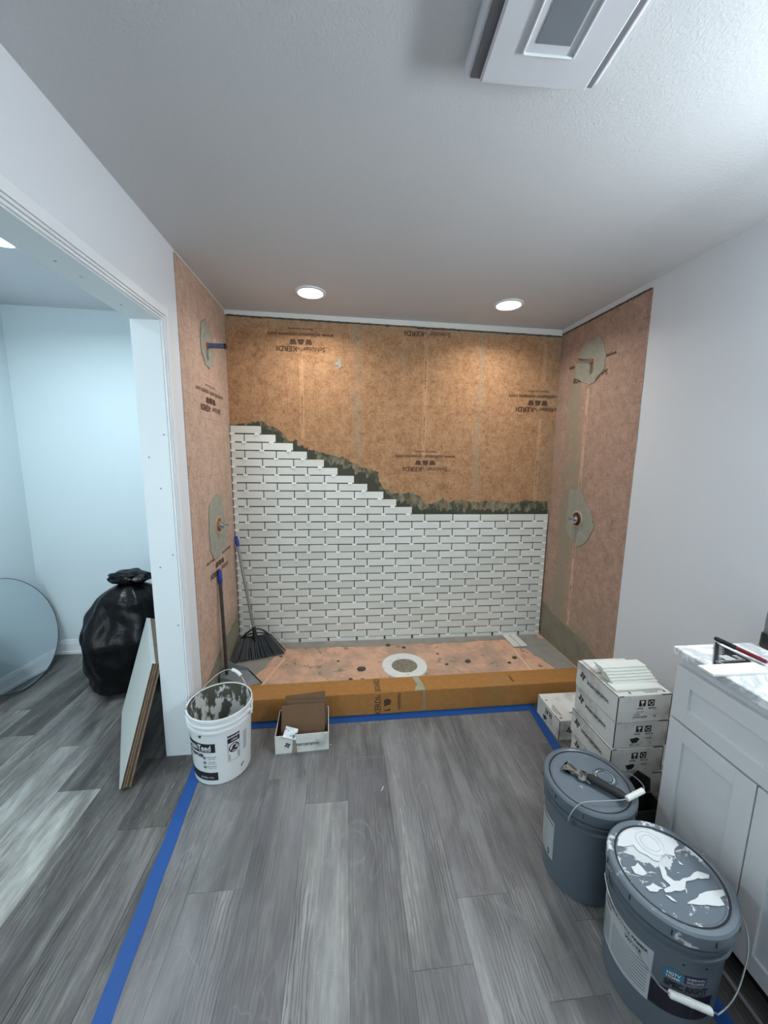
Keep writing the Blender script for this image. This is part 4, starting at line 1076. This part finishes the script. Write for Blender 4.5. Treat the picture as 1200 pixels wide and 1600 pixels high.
G1, pg = grey_bucket('grey lidded bucket with a mortar caked tool on its lid', (.873, 1.105, 0), 'lid1', 'grey_pail')
G2, pg = grey_bucket('grey lidded bucket splashed with white paint, nearest the camera', (.905, .800, 0), 'lid2', 'rim2')
rm = .135; ang = lambda d: math.radians(d)*rm
lb = wrap_rect(pg, ang(-214), ang(-168), .078, .235, .0006, 10); obj('paper_label', lb, plain('grey_white_paper_label', (170, 174, 176), .6, var=.08, scale=90), G1)
bl = [letters('5', .03, pg, ang(-178), .095, 0, bold=.03, off=.001), letters('INTERIOR LATEX', .010, pg, ang(-186), .220, 0, bold=.03, off=.001)]
for k in range(12): bl.append(flat_poly([(ang(-208), .205-.009*k), (ang(-186), .205-.009*k), (ang(-186), .2025-.009*k), (ang(-208), .2025-.009*k)], pg, .001))
obj('fine_print', merge(*bl), 'ink', G1)
# splashes: thick paint slabs on lid 2
def blob(pts, seed): return slab(jag(pts+[pts[0]], .004, .01, seed)[:-1], lambda u, v, o: Vector((u, v, .3722+o)), .0016)
SPL = [[(-.097, .082), (-.079, .111), (-.032, .122), (.028, .121), (.07, .108), (.098, .083), (.093, .065), (.065, .053), (.056, .035), (.022, .042), (-.004, .027), (-.02, .032), (-.024, .046), (-.042, .059), (-.043, .077), (-.065, .076), (-.088, .078)],
 [(-.096, .022), (-.07, .03), (-.065, .002), (-.081, -.003), (-.098, .005)],
 [(-.016, -.075), (.014, -.064), (.08, -.052), (.110, -.054), (.106, -.064), (.083, -.07), (.080, -.085), (.062, -.090), (.046, -.084), (.021, -.079)],
 [(-.01, .021), (-.004, .010), (-.013, -.009), (-.003, -.020), (.012, -.025), (.039, -.016), (.083, -.008), (.108, -.018), (.098, -.027), (.068, -.023), (.03, -.029), (.006, -.042), (-.021, -.046), (-.051, -.046), (-.05, -.037), (-.024, -.033), (-.029, -.014)],
 [(-.094, -.027), (-.068, -.023), (-.05, -.037), (-.072, -.044), (-.09, -.039)], [(-.056, -.051), (-.045, -.055), (-.039, -.066), (-.05, -.065)], [(.053, .024), (.059, .014), (.052, .015)]]
_wp = plain('thick_white_paint', (216, 219, 222), .35, var=.03)
for k_, q_ in enumerate(SPL): obj('paint_splash', blob(q_, k_+2), _wp, G2, label='thick white paint splash' if k_ == 0 else None)
def cap_ring(t, x, y, mat, zz=.3712):
    bm = B()
    for r_ in (.024, .036): lathe(bm, [(r_-.003, 0), (r_-.0015, .003), (r_+.0015, .003), (r_+.003, 0)], 40)
    o = obj('pour_cap', bm, mat, t, smooth=True); o.location = (x, y, zz)
cap_ring(G2, .012, .078, _wp, .3738); cap_ring(G1, .070, .009, 'grey_pail')
# labels of bucket 2
lw = wrap_rect(pg, ang(-222), ang(-140), .088, .252, .0006, 16); obj('paper_label', lw, plain('grey_paper_label', (176, 180, 182), .6, var=.05), G2)
bl = []
for k in range(9):
    for (s0, s1) in ((-219, -192), (-187, -143)): bl.append(wrap_rect(pg, ang(s0), ang(s1), .190-.0105*k, .1935-.0105*k, .001, 8, 1))
obj('fine_print', merge(*bl), 'grey_ink', G2)
bl = [letters('INTERIOR', .014, pg, ang(-200), .236, 0, bold=.03, off=.001), letters('DRYWALL PRIMER', .012, pg, ang(-166), .236, 0, bold=.03, off=.001), letters('PAINT', .014, pg, ang(-200), .216, 0, bold=.03, off=.001), letters('WHITE', .014, pg, ang(-160), .216, 0, bold=.03, off=.001)]
obj('printed_mark', merge(*bl), 'ink', G2)
navy = wrap_rect(pg, ang(-140), ang(-78), .092, .168, .0006, 16); obj('label_band', navy, plain('very_dark_navy_band', (14, 16, 32), .5, var=.05), G2)
pc = ang(-122); z = .222
lg = slab([(pc-.020, z-.018), (pc+.020, z-.018), (pc+.020, z+.006), (pc, z+.018), (pc-.020, z+.006)], pg, .0004, .0008); obj('store_emblem', lg, 'teal_ink', G2, label='teal house shaped badge')
sw = wrap_rect(pg, ang(-112), ang(-90), .206, .232, .0006, 8, 2); obj('maker_badge', sw, 'navy_ink', G2, label='navy rectangular badge')
obj('badge_lettering', merge(letters('SHERWIN', .011, pg, ang(-101), .2245, 0, width=.042, off=.0016), letters('WILLIAMS', .011, pg, ang(-101), .2135, 0, width=.042, off=.0016), letters('HGTV', .013, pg, pc, z+.000, 0, bold=.02, width=.028, off=.0020), letters('HOME', .009, pg, pc, z-.011, 0, bold=.02, width=.028, off=.0020)), 'white_ink', G2)
obj('printed_mark', merge(letters('SPEC RIGHT', .024, pg, ang(-108), .188, 0, bold=.045, width=.100, off=.001), letters('INT', .012, pg, ang(-92), .174, 0, bold=.02, off=.0012)), 'ink', G2)
obj('moulded_slot', slab([(ang(-116), .260), (ang(-92), .260), (ang(-92), .265), (ang(-116), .265)], pg, .0008, .0002), 'grey_groove', G2)
# bails
def bail(t, a1, a2, drop, g0, g1, power=.75):
    zp, rp = .318, .158; p = Vector((rp*math.cos(a1), rp*math.sin(a1), zp)); q = Vector((rp*math.cos(a2), rp*math.sin(a2), zp))
    pts = [p+(q-p)*(i/24)+Vector(drop)*(math.sin(PI*i/24)**power) for i in range(25)]
    obj('bail_wire', tube(B(), pts, .0020, 8), 'wire', t, smooth=True); obj('bail_grip', tube(B(), pts[g0:g1], .0090, 14), 'grip', t, smooth=True)
    bm = B()
    for v in (p, q): lathe(bm, [(0, zp-.008), (.007, zp-.008), (.007, zp+.008), (0, zp+.008)], 12, v.x*.96, v.y*.96)
    obj('bail_ear', bm, 'grey_pail', t)
def smooth_path(P, n=6):
    P = [Vector(p) for p in P]; out = []
    for i in range(len(P)-1):
        p0, p1, p2, p3 = P[max(i-1, 0)], P[i], P[i+1], P[min(i+2, len(P)-1)]
        for k in range(n):
            t = k/n; out.append(.5*((2*p1)+(p2-p0)*t+(2*p0-5*p1+4*p2-p3)*t*t+(3*p1-p0-3*p2+p3)*t**3))
    return out+[P[-1]]
def bail2(t, path, grip):
    obj('bail_wire', tube(B(), smooth_path(path), .0020, 8), 'wire', t, smooth=True)
    a, b = Vector(grip[0]), Vector(grip[1]); d = (b-a)
    obj('bail_grip', tube(B(), [a, a+d*.03, a+d*.46, a+d*.48, a+d*.52, a+d*.54, a+d*.97, b], [.006, .0088, .0088, .0094, .0094, .0088, .0088, .006], 14), 'grip', t, smooth=True)
    bm = B()
    for v in (path[0], path[-1]): lathe(bm, [(0, v[2]-.008), (.007, v[2]-.008), (.007, v[2]+.008), (0, v[2]+.008)], 12, v[0]*.95, v[1]*.95)
    obj('bail_ear', bm, 'grey_pail', t)
bail2(G1, [(-.126, -.094, .318), (-.140, -.105, .335), (-.128, -.102, .362), (-.104, -.101, .388), (-.070, -.098, .392), (-.012, -.105, .398), (.053, -.114, .408), (.120, -.104, .425), (.150, -.050, .408), (.158, .02, .375), (.140, .075, .335), (.126, .094, .318)], ((.053, -.114, .408), (.120, -.104, .425)))
bail2(G2, [(.145, -.060, .318), (.160, -.078, .300), (.150, -.105, .255), (.112, -.130, .205), (.070, -.148, .172), (.020, -.160, .158), (.004, -.158, .163), (-.092, -.130, .188), (-.125, -.105, .215), (-.152, -.050, .26), (-.162, .01, .30), (-.148, .052, .318)], ((.002, -.158, .164), (-.092, -.130, .188)))
# multi-tool scraper on bucket lid
tl = thing('scraper_tool', 'mortar caked painters tool with black grip lying on the bucket lid', 'scraper', (.863, 1.105, .380), 0)
dv = Vector((.938-.815, 1.012-1.165)); Lb = dv.length; ax = dv.normalized(); nn = Vector((-ax.y, ax.x))
org = Vector((.815-.863, 1.165-1.105))
out = [(u*1.0, v*1.25) for u, v in [(0, -.018), (.004, -.022), (.018, -.012), (.030, -.015), (.050, -.012), (.058, -.020), (.070, -.020), (.080, -.012), (.095, -.014), (.095, .014), (.080, .013), (.074, .020), (.060, .012), (.050, .016), (.036, .012), (.022, .016), (.012, .024), (.002, .026), (.006, .006), (-.002, .002)]]
obj('blade', slab(out, lambda u, v, o: Vector((org.x+ax.x*u+nn.x*v, org.y+ax.y*u+nn.y*v, .0005+o)), .004), 'blade', tl)
pts = [Vector((org.x+ax.x*u, org.y+ax.y*u, .012)) for u in (.080, .090, .12, .15, .18, .200)]
obj('handle', tube(B(), pts, [.009, .0135, .0150, .0135, .0155, .011], 14), 'gripblk', tl, smooth=True)

# ================================================================== BROOM AND DUSTPAN
top = Vector((-.765, 2.668, .945)); foot = Vector((-.640, 2.565, .275))
br = thing('broom', 'angle broom with a dark fan of bristles leaning in the shower corner', 'broom', (foot.x, foot.y, tz(foot.x, foot.y)))
O = Vector(br.location); l = lambda v: Vector(v)-O
dr_ = (top-foot)
obj('handle', tube(B(), [l(foot+dr_*.0), l(foot+dr_*.93)], .0095, 14), 'pole2', br, smooth=True)
obj('hang_cap', tube(B(), [l(foot+dr_*.89), l(foot+dr_*.90), l(foot+dr_*.99), l(top)], [.010, .0125, .0120, .006], 14), 'bluecap', br, smooth=True)
obj('socket', tube(B(), [l(foot+dr_*.05), l(foot-dr_*.03), l(foot-dr_*.09)], [.012, .014, .020], 14), 'black', br, smooth=True)
# head: arched block, bristles fan out
hl, hr = Vector((-.735, 2.575, .222)), Vector((-.535, 2.580, .238))
bl_, br_ = Vector((-.765, 2.440, .122)), Vector((-.430, 2.545, .120))
def arch(h): return [l(hl+(hr-hl)*(i/12)+Vector((0, 0, h*math.sin(PI*i/12)))) for i in range(13)]
bm = tube(B(), arch(.060), .006, 8); tube(bm, arch(.030), .0045, 8); tube(bm, [l(hl), l(hr)], .009, 8)
obj('broom_head', bm, 'black', br, smooth=True)
bm = B(); N = 26
for i in range(N+1):
    t = i/N; a = hl+(hr-hl)*t; b = bl_+(br_-bl_)*t; b.z = .121+.004*math.sin(t*9)
    bow = Vector((0, -.02, .012))*math.sin(PI*t)
    for dy in (-.010, .008):
        off = Vector((random.uniform(-.003, .003), dy, 0))
        tube(bm, [l(a+off), l(a*.5+b*.5+bow+off*1.3), l(b+off*1.8+Vector((0, 0, .0)))], [.0040, .0052, .0060], 5)
obj('bristles', bm, 'bristle', br, kind='stuff')
# dustpan
dp = thing('dustpan', 'long handled dustpan with blue capped pole leaning on left shower wall', 'dustpan', (-.745, 2.235, tz(-.745, 2.235)))
O = Vector(dp.location); top = Vector((-.768, 2.305, .815)); foot = Vector((-.735, 2.235, .160)); dr_ = top-foot
obj('handle', tube(B(), [l(foot), l(foot+dr_*.93)], .0105, 14), 'pole', dp, smooth=True)
obj('hang_cap', tube(B(), [l(foot+dr_*.87), l(foot+dr_*.88), l(foot+dr_*.985), l(top)], [.011, .0140, .0135, .007], 14), 'bluecap', dp, smooth=True)
z0 = .1155
fl_ = [Vector(p) for p in ((-.765, 2.20, z0), (-.765, 2.36, z0), (-.63, 2.34, z0), (-.515, 2.19, z0), (-.60, 2.165, z0))]
bm = B(); lo = [bm.verts.new(l(v)) for v in fl_]; hi = [bm.verts.new(l(v+Vector((0, 0, .002)))) for v in fl_]
bm.faces.new(lo); bm.faces.new(hi)
for i in range(5): bm.faces.new((lo[i], lo[(i+1) % 5], hi[(i+1) % 5], hi[i]))
obj('pan_floor', bm, 'pan', dp)
bm = B()
for a, b, h0, h1 in ((0, 1, .055, .055), (1, 2, .055, .020), (0, 4, .055, .012)):
    A, Bv = fl_[a], fl_[b]; nrm = Vector(((Bv-A).y, -(Bv-A).x, 0)).normalized()*.0015
    hexa(bm, [l(A-nrm), l(Bv-nrm), l(Bv+nrm), l(A+nrm), l(A-nrm+Vector((0, 0, h0))), l(Bv-nrm+Vector((0, 0, h1))), l(Bv+nrm+Vector((0, 0, h1))), l(A+nrm+Vector((0, 0, h0)))])
obj('pan_side', bm, 'pan', dp)
A, Bv = fl_[2], fl_[3]; obj('pan_lip', tube(B(), [l(A+Vector((0, 0, .003))), l(Bv+Vector((0, 0, .003)))], .0035, 8), 'black', dp)

# ================================================================== NEXT ROOM: boards, bag, mirror
A = Vector((-1.0, 1.597, 0)); Bf = Vector((-1.283, 2.132, 0)); T = Vector((.085, .188, .5))
edge = (Bf-A); nor = edge.cross(T).normalized()
if nor.x > 0: nor = -nor     # white face looks to the left
def board(name, label, d0, d1, mat_face, shrink=0, parts=()):
    t = thing(name, label, 'board', A[:], 0, 'boards leaning against the door jamb')
    def quad(e0, e1, s0=0, s1=1, t0=0, t1=1):
        pts = []
        for d in (e0, e1):
            for (s, k) in ((s0, t0), (s1, t0), (s1, t1), (s0, t1)): pts.append(edge*s+T*k-nor*d)
        return hexa(B(), pts)
    zl = abs(nor.z)*0
    obj('panel', quad(d0, d1, shrink, 1, 0, 1-shrink), mat_face, t)
    for (e0, e1, m) in parts: obj('ply_layer', quad(e0, e1, shrink-.006, shrink-.0005, .0, 1-shrink), m, t)
    return t
b1 = board('leaning_board', 'white faced board leaning against the door jamb, outer one', -.020, .000, 'board_face', .008, ((-.019, -.014, 'board_face'), (-.0135, -.007, 'plyd'), (-.0065, -.0005, 'ply')))
b2 = board('leaning_board', 'raw plywood board leaning behind the white faced board', .0015, .026, 'ply', .012, ((.002, .009, 'ply'), (.0095, .017, 'plyd'), (.0175, .0255, 'ply')))
for b in (b1, b2): b.location.z = .012
# bin bag
bgd = thing('bin_bag', 'full black plastic bin bag tied at the top, behind the boards', 'bag', (-1.43, 2.46, 0))
bm = B(); bmesh.ops.create_icosphere(bm, subdivisions=5, radius=1)
prof = [(0, .20), (.04, .235), (.20, .262), (.36, .280), (.50, .240), (.62, .185), (.72, .13)]
for v in bm.verts:
    n_ = v.co.normalized(); z = n_.z; h = .355+z*.355; r = prof[-1][1]
    for (za, ra), (zb_, rb_) in zip(prof, prof[1:]):
        if za <= h <= zb_: r = ra+(rb_-ra)*(h-za)/(zb_-za); break
    k = math.sqrt(max(0, 1-z*z)); rr = r*min(1, k*(2.2 if z < 0 else 1.5)); a = math.atan2(n_.y, n_.x)
    # angular facets: a soft polygon in plan that turns with height
    fac = 1-.10*abs(math.sin(a*2.5+1.1+h*2.0)); fold = .008*math.sin(a*11+h*10)*(h/.74)**1.5
    lump = .035*noise.noise(n_*1.6)+.014*noise.noise(n_*4.5)
    rr = max(0, rr*fac+(fold+lump)*min(1, k*1.6))
    v.co = Vector((rr*math.cos(a)+.07*(h/.74)**2, rr*math.sin(a)*.85, max(.001, h+.012*noise.noise(n_*3.3)*(1 if h > .05 else 0))))
obj('bag_body', bm, 'bag', bgd, smooth=True)
bm = B(); bmesh.ops.create_icosphere(bm, subdivisions=4, radius=1)
for v in bm.verts:
    n_ = v.co.copy(); k = 1+.25*noise.noise(n_*2.2+Vector((4, 0, 0)))+.10*noise.noise(n_*5)
    v.co = Vector((n_.x*.125*k+.055, n_.y*.075*k, .730+n_.z*.045*k))
obj('bag_knot', bm, 'bag', bgd, smooth=True)
# round mirror leaning on the far wall
mr = thing('round_mirror', 'large round frameless mirror leaning on the wall of the next room', 'mirror', (-2.044, 2.478, .003), rot=(-.258, 0, PI/2))
R_ = .366
def disc(r0, r1, y0, y1, n=96):
    bm = B(); rings = []
    for r, y in ((r0, y0), (r1, y0), (r1, y1), (r0, y1)):
        rings.append([bm.verts.new((0, y, R_))] if r < 1e-6 else [bm.verts.new((r*math.cos(2*PI*k/n), y, R_+r*math.sin(2*PI*k/n))) for k in range(n)])
    for a, b in ((0, 1), (1, 2), (2, 3), (3, 0)):
        ra, rb_ = rings[a], rings[b]
        for k in range(n):
            k2 = (k+1) % n
            if len(ra) == 1 and len(rb_) == 1: break
            if len(ra) == 1: bm.faces.new((ra[0], rb_[k], rb_[k2]))
            elif len(rb_) == 1: bm.faces.new((ra[k], ra[k2], rb_[0]))
            else: bm.faces.new((ra[k], ra[k2], rb_[k2], rb_[k]))
    return bm
obj('mirror_glass', disc(0, R_-.004, -.003, .002), 'mirror', mr)
obj('mirror_edge', disc(R_-.0038, R_, -.004, .004), 'mrim', mr)

# bits of debris on the film
bm = bx(-.012, .012, -.0015, .0015, 0, .002); o = obj('debris_chip', bm, 'white_ink', None, 'tiny white sliver lying on the plank floor below the tray', 'debris'); o.location = (.168, 1.50, .0035); o.rotation_euler = (0, 0, 1.1)
